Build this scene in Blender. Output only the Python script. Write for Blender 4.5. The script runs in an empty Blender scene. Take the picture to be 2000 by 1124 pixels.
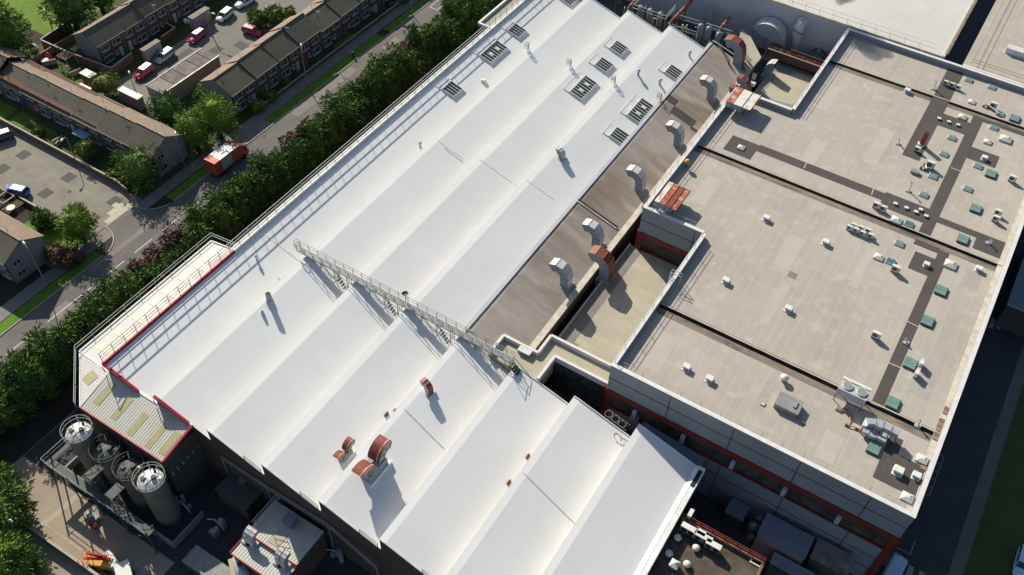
import bpy, math, random
from mathutils import Vector, Matrix
random.seed(7)
# ------------------------------------------------------------------ camera, sky, sun, exposure
scene = bpy.context.scene
C = scene.collection
CAMR = Matrix(((0.846312,-0.416119,0.332567),(0.531978,0.62802,-0.56797),(0.027485,0.657598,0.752867)))
FPX, CX, CY, HC = 1802.63, 1000.0, 562.0, 100.0
cam = bpy.data.objects.new('camera', bpy.data.cameras.new('camera'))
C.objects.link(cam)
cam.matrix_world = Matrix.Translation((0,0,HC)) @ CAMR.to_4x4()
cam.data.sensor_width = 36; cam.data.lens = FPX/2000*36
cam.data.clip_start = 1; cam.data.clip_end = 5000
scene.camera = cam
SUN_EL, SHADOW_AZ = math.radians(32.5), math.radians(120)      # shadows fall towards 120 deg clockwise from +Y
world = bpy.data.worlds.new('World'); scene.world = world; world.use_nodes = True
nt = world.node_tree; bg = nt.nodes['Background']
sky = nt.nodes.new('ShaderNodeTexSky'); sky.sky_type = 'NISHITA'; sky.sun_disc = False
sky.sun_elevation = SUN_EL; sky.sun_rotation = SHADOW_AZ+math.pi; sky.air_density = 1.0; sky.dust_density = 1.0
nt.links.new(sky.outputs[0], bg.inputs[0]); bg.inputs[1].default_value = 0.08
sl = bpy.data.lights.new('sun', 'SUN'); sl.energy = 4.6; sl.angle = math.radians(0.5); sl.color = (1.0,0.935,0.80)
sun = bpy.data.objects.new('sun', sl); C.objects.link(sun)
sd = Vector((math.sin(SHADOW_AZ)*math.cos(SUN_EL), math.cos(SHADOW_AZ)*math.cos(SUN_EL), -math.sin(SUN_EL)))
sun.rotation_euler = sd.to_track_quat('-Z','Y').to_euler()
scene.view_settings.view_transform = 'Standard'; scene.view_settings.look = 'None'
scene.view_settings.gamma = 1; scene.view_settings.exposure = 0.55

def P(px, py, z=0.0):
    """survey point: where the sight line through this spot of the photograph meets height z"""
    d = CAMR @ Vector(((px-CX)/FPX, -(py-CY)/FPX, -1.0)); t = (z-HC)/d.z
    return Vector((0,0,HC)) + d*t
# ------------------------------------------------------------------ materials
MATS = {}
def mat(name, c1, c2=None, scale=1.0, rough=0.85, metal=0.0, bump=0.0, stretch=(1,1,1), c3=None, scale2=8.0, mix2=0.35, island=0.0, spec=0.3, coat=0.0, bscale=None, lo=0.35, hi=0.65):
    m = bpy.data.materials.new(name); m.use_nodes = True; n = m.node_tree; b = n.nodes['Principled BSDF']
    b.inputs['Roughness'].default_value = rough; b.inputs['Metallic'].default_value = metal
    b.inputs['Specular IOR Level'].default_value = spec
    if coat: b.inputs['Coat Weight'].default_value = coat
    b.inputs['Base Color'].default_value = (*c1, 1)
    col = None
    if c2 or bump or c3:
        tc = n.nodes.new('ShaderNodeTexCoord'); mp = n.nodes.new('ShaderNodeMapping'); mp.inputs['Scale'].default_value = stretch
        n.links.new(tc.outputs['Object'], mp.inputs[0])
    if c2:
        nz = n.nodes.new('ShaderNodeTexNoise'); nz.inputs['Scale'].default_value = scale; nz.inputs['Detail'].default_value = 6; nz.inputs['Roughness'].default_value = 0.6
        n.links.new(mp.outputs[0], nz.inputs[0])
        mr = n.nodes.new('ShaderNodeMapRange'); mr.inputs[1].default_value = lo; mr.inputs[2].default_value = hi
        n.links.new(nz.outputs[0], mr.inputs[0])
        mx = n.nodes.new('ShaderNodeMix'); mx.data_type = 'RGBA'; mx.inputs[6].default_value = (*c1,1); mx.inputs[7].default_value = (*c2,1)
        n.links.new(mr.outputs[0], mx.inputs[0]); col = mx.outputs[2]
    if c3:
        nz = n.nodes.new('ShaderNodeTexNoise'); nz.inputs['Scale'].default_value = scale2; nz.inputs['Detail'].default_value = 5
        n.links.new(mp.outputs[0], nz.inputs[0])
        mr = n.nodes.new('ShaderNodeMapRange'); mr.inputs[1].default_value = 0.52; mr.inputs[2].default_value = 0.72; mr.inputs[4].default_value = mix2
        n.links.new(nz.outputs[0], mr.inputs[0])
        mx = n.nodes.new('ShaderNodeMix'); mx.data_type = 'RGBA'; mx.inputs[6].default_value = (*c1,1); mx.inputs[7].default_value = (*c3,1)
        if col: n.links.new(col, mx.inputs[6])
        n.links.new(mr.outputs[0], mx.inputs[0]); col = mx.outputs[2]
    if island:
        g = n.nodes.new('ShaderNodeNewGeometry'); hs = n.nodes.new('ShaderNodeHueSaturation')
        mr = n.nodes.new('ShaderNodeMapRange'); mr.inputs[3].default_value = 1-island; mr.inputs[4].default_value = 1+island
        n.links.new(g.outputs['Random Per Island'], mr.inputs[0]); n.links.new(mr.outputs[0], hs.inputs['Value'])
        if col: n.links.new(col, hs.inputs['Color'])
        else: hs.inputs['Color'].default_value = (*c1,1)
        col = hs.outputs[0]
    if col: n.links.new(col, b.inputs['Base Color'])
    if bump:
        nz = n.nodes.new('ShaderNodeTexNoise'); nz.inputs['Scale'].default_value = bscale or scale*6; nz.inputs['Detail'].default_value = 4
        n.links.new(mp.outputs[0], nz.inputs[0])
        bp = n.nodes.new('ShaderNodeBump'); bp.inputs['Strength'].default_value = bump; bp.inputs['Distance'].default_value = 0.1
        n.links.new(nz.outputs[0], bp.inputs['Height']); n.links.new(bp.outputs[0], b.inputs['Normal'])
    MATS[name] = m; return m

def pattern(m, kind, size, color, amount=0.5, bump=0.0, width=0.03, offset=0.5, rot=0.0, vary=0.0, axis='X'):
    """overlay sheets (brick texture) or ribs (wave texture) onto an existing material"""
    n = m.node_tree; b = n.nodes['Principled BSDF']
    tc = n.nodes.new('ShaderNodeTexCoord'); mp = n.nodes.new('ShaderNodeMapping'); mp.inputs['Rotation'].default_value = (0,0,rot)
    n.links.new(tc.outputs['Object'], mp.inputs[0])
    src = b.inputs['Base Color'].links[0].from_socket if b.inputs['Base Color'].links else None
    base = b.inputs['Base Color'].default_value[:]
    mx = n.nodes.new('ShaderNodeMix'); mx.data_type = 'RGBA'; mx.inputs[6].default_value = base; mx.inputs[7].default_value = (*color,1)
    if kind == 'sheets':
        t = n.nodes.new('ShaderNodeTexBrick'); t.offset = offset; t.inputs['Scale'].default_value = 1
        t.inputs['Brick Width'].default_value = size[0]; t.inputs['Row Height'].default_value = size[1]
        t.inputs['Mortar Size'].default_value = width; t.inputs['Mortar Smooth'].default_value = 0.3
        t.inputs['Color1'].default_value = (1,1,1,1); t.inputs['Color2'].default_value = (1-vary,1-vary,1-vary,1); t.inputs['Mortar'].default_value = (1,1,1,1)
        n.links.new(mp.outputs[0], t.inputs[0])
        fac = t.outputs['Fac']
        if vary:
            mm = n.nodes.new('ShaderNodeMix'); mm.data_type = 'RGBA'; mm.blend_type = 'MULTIPLY'; mm.inputs[0].default_value = 1; mm.inputs[6].default_value = base
            if src: n.links.new(src, mm.inputs[6])
            n.links.new(t.outputs['Color'], mm.inputs[7]); src = mm.outputs[2]
    else:
        t = n.nodes.new('ShaderNodeTexWave'); t.bands_direction = axis; t.inputs['Scale'].default_value = 0.314/size[0]
        n.links.new(mp.outputs[0], t.inputs[0]); 
        mr = n.nodes.new('ShaderNodeMapRange'); mr.inputs[1].default_value = 1-width; mr.inputs[2].default_value = 1
        n.links.new(t.outputs['Fac'], mr.inputs[0]); fac = mr.outputs[0]
    ml = n.nodes.new('ShaderNodeMath'); ml.operation = 'MULTIPLY'; ml.inputs[1].default_value = amount
    # patchy strength so that the lines fade in and out
    nz = n.nodes.new('ShaderNodeTexNoise'); nz.inputs['Scale'].default_value = 0.25; n.links.new(tc.outputs['Object'], nz.inputs[0])
    mr2 = n.nodes.new('ShaderNodeMapRange'); mr2.inputs[1].default_value = 0.35; mr2.inputs[2].default_value = 0.6; mr2.inputs[3].default_value = 0.25 if kind=='sheets' else 0.8
    n.links.new(nz.outputs[0], mr2.inputs[0])
    m3 = n.nodes.new('ShaderNodeMath'); m3.operation = 'MULTIPLY'
    n.links.new(fac, ml.inputs[0]); n.links.new(ml.outputs[0], m3.inputs[0]); n.links.new(mr2.outputs[0], m3.inputs[1])
    if src: n.links.new(src, mx.inputs[6])
    n.links.new(m3.outputs[0], mx.inputs[0]); n.links.new(mx.outputs[2], b.inputs['Base Color'])
    if bump:
        bp = n.nodes.new('ShaderNodeBump'); bp.inputs['Strength'].default_value = bump; bp.inputs['Distance'].default_value = 0.05; bp.invert = True
        n.links.new(t.outputs['Fac'], bp.inputs['Height']); n.links.new(bp.outputs[0], b.inputs['Normal'])
    return m

R90 = math.pi/2
mat('white_membrane', (.75,.745,.725), (.70,.695,.675), .12, .55, c3=(.62,.60,.55), scale2=1.3, mix2=.16, stretch=(1,.35,1), spec=.4)
pattern(MATS['white_membrane'], 'sheets', (12,1.9), (.70,.695,.68), .35, width=.05, rot=0, vary=.025, offset=.31)
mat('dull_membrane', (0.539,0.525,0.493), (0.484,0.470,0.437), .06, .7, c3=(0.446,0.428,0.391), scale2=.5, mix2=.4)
mat('white_trim', (.74,.74,.72), (.6,.6,.57), .8, .6)
mat('flat_felt', (0.404,0.364,0.312), (0.352,0.316,0.270), .10, .9, c3=(0.459,0.425,0.383), scale2=.7, mix2=.6, bump=.15, bscale=9)
pattern(MATS['flat_felt'], 'sheets', (11,1.05), (.50,.47,.42), .40, width=.045, rot=R90, vary=.05, offset=.37)
mat('brown_felt', (0.408,0.356,0.309), (0.237,0.185,0.142), .12, .9, c3=(0.475,0.437,0.389), scale2=.45, mix2=.7, bump=.15, bscale=8, stretch=(.3,1,1))
pattern(MATS['brown_felt'], 'sheets', (7.0,1.0), (.45,.42,.38), .35, width=.03, vary=.10, offset=.43)
mat('cream_felt', (0.430,0.391,0.297), (0.361,0.327,0.249), .25, .9, c3=(0.499,0.473,0.387), scale2=1.0, mix2=.5, bump=.1)
pattern(MATS['cream_felt'], 'sheets', (8,1.0), (.33,.29,.22), .6, width=.04, vary=.08)
mat('felt_patch_pale', (.435,.395,.345), (.40,.362,.315), .5, .9, c3=(.39,.36,.31), scale2=1.5, mix2=.6)
mat('felt_patch_dark', (.36,.33,.29), (.33,.30,.265), .5, .9, c3=(.40,.37,.33), scale2=1.5, mix2=.6)
mat('path_felt', (.078,.070,.063), (.066,.059,.054), .5, .92, c3=(.12,.10,.09), scale2=2.5, mix2=.4)
mat('grey_patch', (.23,.20,.175), (.19,.17,.15), 1, .9)
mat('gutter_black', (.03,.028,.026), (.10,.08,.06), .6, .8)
mat('gutter_brown', (.22,.18,.14), (.10,.08,.065), .5, .9, c3=(.34,.29,.23), scale2=2, mix2=.7, stretch=(.5,2,1))
mat('coping', (0.644,0.626,0.607), (0.552,0.534,0.515), 1.2, .6)
mat('cream_coping', (0.561,0.527,0.442), (0.408,0.365,0.281), 1.0, .8)
mat('cladding', (.26,.275,.30), (.22,.235,.26), .3, .55)
mat('cladding_pale', (.40,.42,.45), (.34,.36,.39), .3, .55)
mat('grey_wall', (.46,.48,.51), (.38,.40,.43), .12, .6, stretch=(1,1,.3))
mat('dark_joint', (.085,.04,.04))
mat('red_steel', (.20,.032,.026), (.15,.028,.022), .8, .5)
mat('crimson_trim', (0.425,0.017,0.038), (0.323,0.017,0.030), .7, .45)
mat('oxide_red', (.25,.055,.035), (.17,.04,.028), 1.6, .55, c3=(.42,.14,.07), scale2=3, mix2=.5)
mat('rust', (.42,.13,.05), (.30,.05,.03), 1.1, .8, c3=(.62,.52,.40), scale2=1.3, mix2=.9)
mat('rusty_white', (.62,.60,.54), (.60,.58,.52), .8, .6, c3=(.45,.13,.04), scale2=1.2, mix2=1.0)
mat('galvanised', (.40,.43,.45), (.33,.355,.37), 1.2, .5, metal=.25)
mat('duct_white', (.60,.60,.59), (.50,.50,.49), 1.2, .5, c3=(.38,.10,.06), scale2=2.2, mix2=.5)
mat('duct_bluegrey', (.27,.31,.345), (.22,.25,.275), 1.2, .5)
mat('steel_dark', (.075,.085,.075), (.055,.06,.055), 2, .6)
mat('steel_grey', (.26,.27,.26), (.19,.20,.19), 2, .5)
mat('rail_white', (.42,.42,.40))
mat('black', (.015,.015,.016), rough=.7)
mat('louvre_glass', (.025,.03,.026), (.04,.045,.04), 3, .35)
mat('teal_glass', (.12,.225,.195), (.16,.27,.235), .8, .12, spec=.6, coat=.3)
mat('blue_glass', (.055,.135,.155), (.08,.17,.19), .8, .12, spec=.6, coat=.3)
mat('dome_plastic', (.62,.62,.56), (.52,.52,.46), 2, .3)
mat('unit_white', (0.666,0.657,0.612), (0.594,0.585,0.540), 2, .5)
mat('unit_beige', (.55,.53,.46), (.47,.45,.39), 2, .6)
mat('aged_steel', (.33,.32,.30), (.26,.25,.235), 1, .5, metal=.2)
mat('yellow_paint', (.62,.33,.03), (.5,.25,.03), 1.5, .5)
mat('orange_paint', (.60,.22,.03), (.5,.17,.03), 1.5, .5)
mat('ribbed_sheet', (0.504,0.500,0.441), (0.441,0.436,0.378), .4, .65)
pattern(MATS['ribbed_sheet'], 'ribs', (.36,), (.20,.20,.18), .75, bump=.5, width=.30)
mat('ribbed_sheet_side', (0.527,0.518,0.476), (0.476,0.468,0.425), .4, .65)
pattern(MATS['ribbed_sheet_side'], 'ribs', (.36,), (.34,.34,.31), .22, bump=.2, width=.25, axis='Y')
mat('rooflight_yellow', (.42,.375,.20), (.34,.30,.16), 1.0, .5)
pattern(MATS['rooflight_yellow'], 'ribs', (.36,), (.27,.25,.15), .5, width=.3)
mat('rooflight_pale', (.52,.50,.36), (.48,.46,.33), 1.0, .5)
mat('asphalt', (0.148,0.134,0.124), (0.120,0.110,0.101), .35, .92, c3=(0.188,0.172,0.156), scale2=.9, mix2=.5, bump=.2, bscale=20, stretch=(1,.25,1))
mat('asphalt_court', (0.206,0.189,0.163), (0.168,0.155,0.133), .3, .92, c3=(0.181,0.163,0.138), scale2=1.2, mix2=.5, bump=.2, bscale=20)
mat('dark_asphalt_shade', (.055,.056,.060), (.042,.043,.047), .25, .9)  # service road asphalt; also paints the shade over the yard
mat('pavement', (0.220,0.198,0.172), (0.180,0.163,0.141), .6, .9, c3=(0.202,0.180,0.154), scale2=3, mix2=.4)
mat('concrete_park', (0.260,0.244,0.197), (0.210,0.193,0.155), .35, .95, c3=(0.244,0.227,0.185), scale2=1.8, mix2=.6, bump=.2, bscale=12)
pattern(MATS['concrete_park'], 'sheets', (1.6,.8), (.16,.145,.12), .35, width=.04, vary=.12)
mat('pale_slabs', (.50,.46,.36), (.40,.36,.28), 1.5, .9)
mat('dark_slab', (.095,.088,.084), (.08,.075,.07), 2, .9)
mat('yard_concrete', (0.331,0.271,0.202), (0.267,0.216,0.161), .16, .95, c3=(0.340,0.285,0.221), scale2=.8, mix2=.5, bump=.15, bscale=10)
mat('yard_strip', (.40,.35,.28), (.34,.29,.225), 1.0, .95)
mat('soil', (.045,.038,.030), (.03,.026,.02), .6, .98)
mat('grass_field', (0.121,0.205,0.019), (0.089,0.163,0.017), .25, .95, c3=(0.158,0.247,0.032), scale2=1.4, mix2=.7, bump=.5, bscale=12)
mat('grass_verge', (.10,.205,.015), (.07,.15,.014), .8, .95, c3=(.15,.25,.03), scale2=3, mix2=.7, bump=.6, bscale=14)
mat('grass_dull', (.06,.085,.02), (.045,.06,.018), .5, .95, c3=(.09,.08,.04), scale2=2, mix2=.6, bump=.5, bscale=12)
mat('paint_white', (.62,.60,.55), (.48,.46,.42), 3, .8)
mat('paint_faded', (.30,.29,.27), (.22,.21,.20), 3, .8)
mat('kerb_stone', (.40,.37,.32), (.32,.30,.26), 2, .9)
mat('brick', (0.120,0.058,0.043), (0.092,0.045,0.034), 1.4, .9, c3=(0.204,0.085,0.060), scale2=5, mix2=.6)
mat('brick_brown', (.20,.115,.075), (.15,.085,.06), 1.4, .9, c3=(.27,.18,.12), scale2=5, mix2=.6)
mat('brick_factory', (.11,.07,.055), (.085,.055,.045), .7, .85)
mat('render_grey', (.235,.225,.235), (.20,.195,.20), .5, .9)
mat('garage_wall', (.33,.29,.27), (.27,.24,.225), .5, .9)
mat('tiles_dark', (0.131,0.116,0.086), (0.103,0.092,0.069), .6, .9, c3=(0.179,0.158,0.121), scale2=3, mix2=.5, bump=.2)  # roof slope away from the sun, its shade painted into the tile colour
mat('tiles_sunlit', (.25,.185,.135), (.20,.148,.11), .6, .9, c3=(.24,.185,.14), scale2=2, mix2=.5, bump=.2)  # the same roof tile on the sun side, sunlight painted in as a lighter tone
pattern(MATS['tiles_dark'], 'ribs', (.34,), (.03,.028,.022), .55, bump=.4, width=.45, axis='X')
MATS['tiles_shaded_y'] = MATS['tiles_dark'].copy(); MATS['tiles_shaded_y'].name = 'tiles_shaded_y'
for nd in MATS['tiles_shaded_y'].node_tree.nodes:
    if nd.type == 'TEX_WAVE': nd.bands_direction = 'Y'
mat('ridge_tile', (.35,.29,.22), (.26,.21,.16), 3, .9)
mat('garage_felt', (.20,.175,.145), (.11,.098,.085), .6, .95, c3=(.38,.36,.33), scale2=.5, mix2=.6)
mat('shed_felt', (.27,.235,.20), (.20,.175,.15), 1, .95, c3=(.40,.37,.33), scale2=2, mix2=.5)
mat('white_roofing', (0.720,0.711,0.666), (0.648,0.639,0.594), 1, .7)
mat('timber', (.30,.20,.12), (.22,.145,.09), 2.5, .85, stretch=(1,1,.3))
mat('timber_pale', (.48,.38,.26), (.38,.30,.20), 2.5, .85)
mat('window_frame', (.38,.40,.42))
mat('window_glass', (.035,.05,.055), (.07,.085,.09), 1.5, .12, spec=.6)
mat('blue_door', (.02,.06,.28)); mat('pale_door', (.36,.40,.44)); mat('blue_awning', (.20,.30,.42))
mat('bark', (.085,.062,.045), (.06,.045,.033), 4, .95)
mat('leaf_conifer', (0.060,0.126,0.028), (0.094,0.174,0.034), .5, .8, island=.32, spec=.15)
mat('leaf_olive', (0.144,0.180,0.037), (0.103,0.142,0.031), .5, .8, island=.32, spec=.15)
mat('leaf_yellowish', (0.187,0.204,0.033), (0.132,0.160,0.031), .5, .8, island=.32, spec=.15)
mat('leaf_bright', (0.126,0.211,0.027), (0.171,0.261,0.036), .5, .8, island=.32, spec=.15)
mat('leaf_purple', (0.156,0.075,0.065), (0.119,0.056,0.055), .5, .8, island=.32, spec=.15)
mat('leaf_mid', (0.089,0.160,0.033), (0.122,0.197,0.041), .5, .8, island=.32, spec=.15)
mat('tyre', (.02,.02,.02), rough=.9); mat('car_glass', (.02,.03,.03), rough=.08, spec=.7); mat('hub_grey', (.35,.35,.36), rough=.4, metal=.5)
for nme, c in dict(red=(.42,.012,.03), white=(.68,.70,.70), green=(.30,.42,.34), dark_green=(.02,.06,.04), blue=(.06,.13,.42), magenta=(.42,.01,.07), silver=(.42,.44,.45), dark=(.04,.05,.045), pale_blue=(.30,.48,.60), cyan=(.30,.60,.72)).items():
    mat('car_'+nme, c, rough=.28, spec=.6, coat=.5)
mat('lorry_red', (.45,.09,.055), rough=.4); mat('lorry_white', (.74,.73,.68), (.66,.65,.6), 1.5, .5); mat('lorry_orange', (.62,.15,.06), (.52,.12,.05), 2, .6)
mat('lamp_head', (.75,.75,.72), rough=.3); mat('hot_pink', (.55,.10,.12)); mat('tank_pink', (.34,.24,.24), (.28,.20,.20), 1, .6)
mat('tank_silver', (.58,.58,.56), (.48,.48,.46), 1.5, .42, metal=.3); mat('tank_brown', (.22,.195,.16), (.165,.145,.12), .8, .5, metal=.25)
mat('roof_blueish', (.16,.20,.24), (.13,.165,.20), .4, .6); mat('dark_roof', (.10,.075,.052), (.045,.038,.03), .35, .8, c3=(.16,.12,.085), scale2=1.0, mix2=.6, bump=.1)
mat('pipe_rust', (.30,.14,.065), (.20,.09,.045), 1.5, .6); mat('glass_green', (.16,.22,.18), rough=.3)
mat('plastic_teal', (.02,.30,.22)); mat('plastic_red', (.45,.03,.03)); mat('umbrella_white', (.8,.78,.7))
# ------------------------------------------------------------------ mesh helpers
SPLIT={'post','leg','foot','tread','step','slat','saddle','walkway_joint','felt_joint','column','upright','bracket','hoop','collar'}
class MB:
    def __init__(s): s.v=[]; s.f=[]; s.m=[]; s.s=[]; s.c=[]
    def add(s, vs, fs, mi=0, smooth=False):
        o=len(s.v); s.v += [tuple(v) for v in vs]; s.c.append((o,len(s.f)))
        for f in fs: s.f.append([i+o for i in f]); s.m.append(mi); s.s.append(smooth)
        return s
    def box(s, x0,y0,z0,x1,y1,z1, mi=0):
        return s.add([(x0,y0,z0),(x1,y0,z0),(x1,y1,z0),(x0,y1,z0),(x0,y0,z1),(x1,y0,z1),(x1,y1,z1),(x0,y1,z1)],
            [(3,2,1,0),(4,5,6,7),(0,1,5,4),(1,2,6,5),(2,3,7,6),(3,0,4,7)], mi)
    def cbox(s, cx,cy,z0, sx,sy,h, mi=0, taper=1.0, rot=0.0):
        c,d=math.cos(rot),math.sin(rot); vs=[]
        for zz,k in ((z0,1),(z0+h,taper)):
            for a,b in ((-1,-1),(1,-1),(1,1),(-1,1)):
                x,y=a*sx/2*k,b*sy/2*k; vs.append((cx+x*c-y*d, cy+x*d+y*c, zz))
        return s.add(vs,[(3,2,1,0),(4,5,6,7),(0,1,5,4),(1,2,6,5),(2,3,7,6),(3,0,4,7)],mi)
    def prism(s, poly, z0, z1, mi=0, top=None):
        n=len(poly); vs=[(p[0],p[1],z0) for p in poly]+[(p[0],p[1],z1) for p in poly]
        a=sum(poly[i][0]*poly[(i+1)%n][1]-poly[(i+1)%n][0]*poly[i][1] for i in range(n))
        if a<0: vs=vs[:n][::-1]+vs[n:][::-1]
        s.add(vs,[tuple(range(n-1,-1,-1))]+[(i,(i+1)%n,n+(i+1)%n,n+i) for i in range(n)],mi)
        s.add(vs[n:],[tuple(range(n))],mi if top is None else top); return s
    def beam(s, a, b, w=.1, h=None, mi=0):
        a=Vector(a); b=Vector(b); h=h or w; d=b-a
        if d.length<1e-6: return s
        d.normalize(); up=Vector((0,0,1)) if abs(d.z)<.95 else Vector((0,1,0))
        r=d.cross(up).normalized()*w/2; u=r.cross(d).normalized()*h/2
        vs=[a-r-u,a+r-u,a+r+u,a-r+u,b-r-u,b+r-u,b+r+u,b-r+u]
        return s.add(vs,[(0,1,2,3),(7,6,5,4),(0,4,5,1),(1,5,6,2),(2,6,7,3),(3,7,4,0)],mi)
    def tube(s, pts, r, n=8, mi=0, caps=True):
        pts=[Vector(p) for p in pts]; rs=r if isinstance(r,(list,tuple)) else [r]*len(pts); o=[]; fs=[]; prev=None
        for i,p in enumerate(pts):
            d=(pts[min(i+1,len(pts)-1)]-pts[max(i-1,0)]).normalized()
            ref=prev if prev is not None else (Vector((0,0,1)) if abs(d.z)<.9 else Vector((1,0,0)))
            x=(ref-d*ref.dot(d)).normalized(); prev=x; y=d.cross(x)
            o += [p+(x*math.cos(2*math.pi*k/n)+y*math.sin(2*math.pi*k/n))*rs[i] for k in range(n)]
        for i in range(len(pts)-1):
            for k in range(n): fs.append((i*n+k,i*n+(k+1)%n,(i+1)*n+(k+1)%n,(i+1)*n+k))
        s.add(o,fs,mi,True)
        if caps:
            s.add(o[:n],[tuple(range(n-1,-1,-1))],mi); s.add(o[-n:],[tuple(range(n))],mi)
        return s
    def cyl(s, x,y,z0,z1,r,r1=None,n=16,mi=0): return s.tube([(x,y,z0),(x,y,z1)],[r,r if r1 is None else r1],n,mi)
    def lathe(s, x,y,prof,n=16,mi=0):
        vs=[]; fs=[]
        for (r,z) in prof: vs += [(x+r*math.cos(2*math.pi*k/n), y+r*math.sin(2*math.pi*k/n), z) for k in range(n)]
        for i in range(len(prof)-1):
            for k in range(n): fs.append((i*n+k,i*n+(k+1)%n,(i+1)*n+(k+1)%n,(i+1)*n+k))
        return s.add(vs,fs,mi,True)
    def ring(s, c, r, t=.04, n=20, mi=0):
        pts=[(c[0]+r*math.cos(2*math.pi*k/n), c[1]+r*math.sin(2*math.pi*k/n), c[2]) for k in range(n+1)]
        for a,b in zip(pts,pts[1:]): s.beam(a,b,t,t,mi)
        return s
    def build(s, name, mats, parent=None, smooth=None):
        if name in SPLIT and len(s.c)>1 and parent is not None:      # each post, leg or tread is a part of its own
            cs=s.c+[(len(s.v),len(s.f))]
            for (v0,f0),(v1,f1) in zip(cs,cs[1:]):
                m=MB(); m.v=s.v[v0:v1]; m.f=[[i-v0 for i in f] for f in s.f[f0:f1]]; m.m=s.m[f0:f1]; m.s=s.s[f0:f1]; o=m.build(name,mats,parent)
            return o
        me=bpy.data.meshes.new(name); off=parent.matrix_world.translation if parent is not None and parent.name in WROOT else None
        if off is not None: vs=[(v[0]-off.x,v[1]-off.y,v[2]-off.z) for v in s.v]
        else: vs=s.v
        me.from_pydata(vs,[],s.f)
        for mm in ([mats] if isinstance(mats,str) else mats): me.materials.append(MATS[mm])
        me.polygons.foreach_set('material_index', s.m); me.polygons.foreach_set('use_smooth', s.s)
        me.update(); o=bpy.data.objects.new(name, me); C.objects.link(o)
        if parent is not None:
            o.parent=parent
        return o
WROOT = set()
def tag(o, label=None, cat=None, group=None, kind=None):
    if label: o['label']=label
    if cat: o['category']=cat
    if group: o['group']=group
    if kind: o['kind']=kind
    return o
def thing(name, label, cat, loc, rz=0, group=None, w=False):
    o=bpy.data.objects.new(name,None); C.objects.link(o); o.location=loc; o.rotation_euler=(0,0,rz); o.empty_display_size=.3
    o.matrix_world=Matrix.Translation(loc)@Matrix.Rotation(rz,4,'Z')
    if w: WROOT.add(o.name)
    return tag(o,label,cat,group)
def sub(mb, name, mats, part):
    """sub-part: same local frame as its part (part sits at the origin of its thing)"""
    root=part.parent; off=root.location if root is not None and root.name in WROOT else Vector((0,0,0))
    mb.v=[(v[0]-off.x,v[1]-off.y,v[2]-off.z) for v in mb.v]
    o=mb.build(name,mats,None); o.parent=part; return o
def ground(name, mb, m): return tag(mb.build(name,m), kind='structure')
def copy_tree(o, parent=None):
    c=o.copy(); C.objects.link(c)
    if parent: c.parent=parent
    for ch in o.children: copy_tree(ch,c)
    return c
def place(proto, used, loc, rz=0, scale=1.0, label=None):
    o = proto if not used.get(proto.name) else copy_tree(proto); used[proto.name]=1
    o.location=loc; o.rotation_euler=(0,0,rz); o.scale=(scale,scale,scale) if not isinstance(scale,tuple) else scale
    if label: o['label']=label
    return o
ORD=['first','second','third','fourth','fifth','sixth','seventh','eighth','ninth','tenth','eleventh','twelfth','thirteenth','fourteenth','fifteenth','sixteenth','seventeenth','eighteenth','nineteenth','twentieth']
def ordw(i,n):
    if i==0: return 'leftmost'
    if i==n-1: return 'rightmost'
    return ORD[i]+' from the left'
def rect_tb(t, b, z):            # world rectangle from its photo-top corner (minX,maxY) and photo-bottom corner (maxX,minY)
    T=P(*t,z); B=P(*b,z); return T.x,B.y,B.x,T.y
def sheet(x0,y0,x1,y1,z,mi=0,mb=None):
    mb=mb or MB(); return mb.add([(x0,y0,z),(x1,y0,z),(x1,y1,z),(x0,y1,z)],[(0,1,2,3)],mi)
def psheet(pts,z,mb=None,mi=0):
    mb=mb or MB(); vs=[P(*p,z) for p in pts]
    a=sum(vs[i].x*vs[(i+1)%len(vs)].y-vs[(i+1)%len(vs)].x*vs[i].y for i in range(len(vs)))
    if a<0: vs=vs[::-1]
    return mb.add(vs,[tuple(range(len(vs)))],mi)
# ================================================================== GROUND AND ROADS
ground('ground', sheet(-700,-400,600,900,-0.02), 'soil')
ground('road', sheet(-97.1,-60,-90.9,400,0.012), 'asphalt')
ground('side_road', sheet(-101.4,51.9,-97.1,57.4,0.008), 'asphalt')
bell=MB()
for sgn,yc in ((-1,51.9),(1,57.4)):
    pts=[(-97.1,yc)]+[(-97.1-4.2*math.sin(a)*1.0, yc+sgn*4.2*(1-math.cos(a))) for a in ()]
    arc=[(-101.3+4.2*math.sin(a)*1.0, yc+sgn*4.2*(1-math.cos(math.pi/2-a))*0+sgn*4.2*(1-math.cos(a))) for a in [k*math.pi/16 for k in range(9)]]
    poly=[(-97.1,yc)]+arc
    bell.add([(x,y,0.010) for x,y in (poly if sgn>0 else poly[::-1])],[tuple(range(len(poly)))])
ground('junction_surface', bell, 'asphalt')
ground('pavement', sheet(-101.4,57.4,-99.3,400,0.004).add([(-101.4,-60,.004),(-99.2,-60,.004),(-99.2,51.9,.004),(-101.4,51.9,.004)],[(0,1,2,3)]), 'pavement')
vg=sheet(-99.2,84.3,-97.3,114.9,0.07); sheet(-99.0,116.9,-97.3,400,0.07,mb=vg); sheet(-99.0,61.6,-97.3,74,0.05,mb=vg); sheet(-99.0,-60,-97.3,47.6,0.05,mb=vg)
sheet(-103.2,107,-101.4,112.5,0.04,mb=vg)
ground('grass_verge', vg, 'grass_verge')
ground('driveway_strip', sheet(-101.4,74.5,-97.25,84.2,0.02), 'pavement')
kb=MB()
kb.box(-97.25,60.5,0,-97.1,400,.11); kb.box(-97.25,-60,0,-97.1,48.9,.11)
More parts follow.
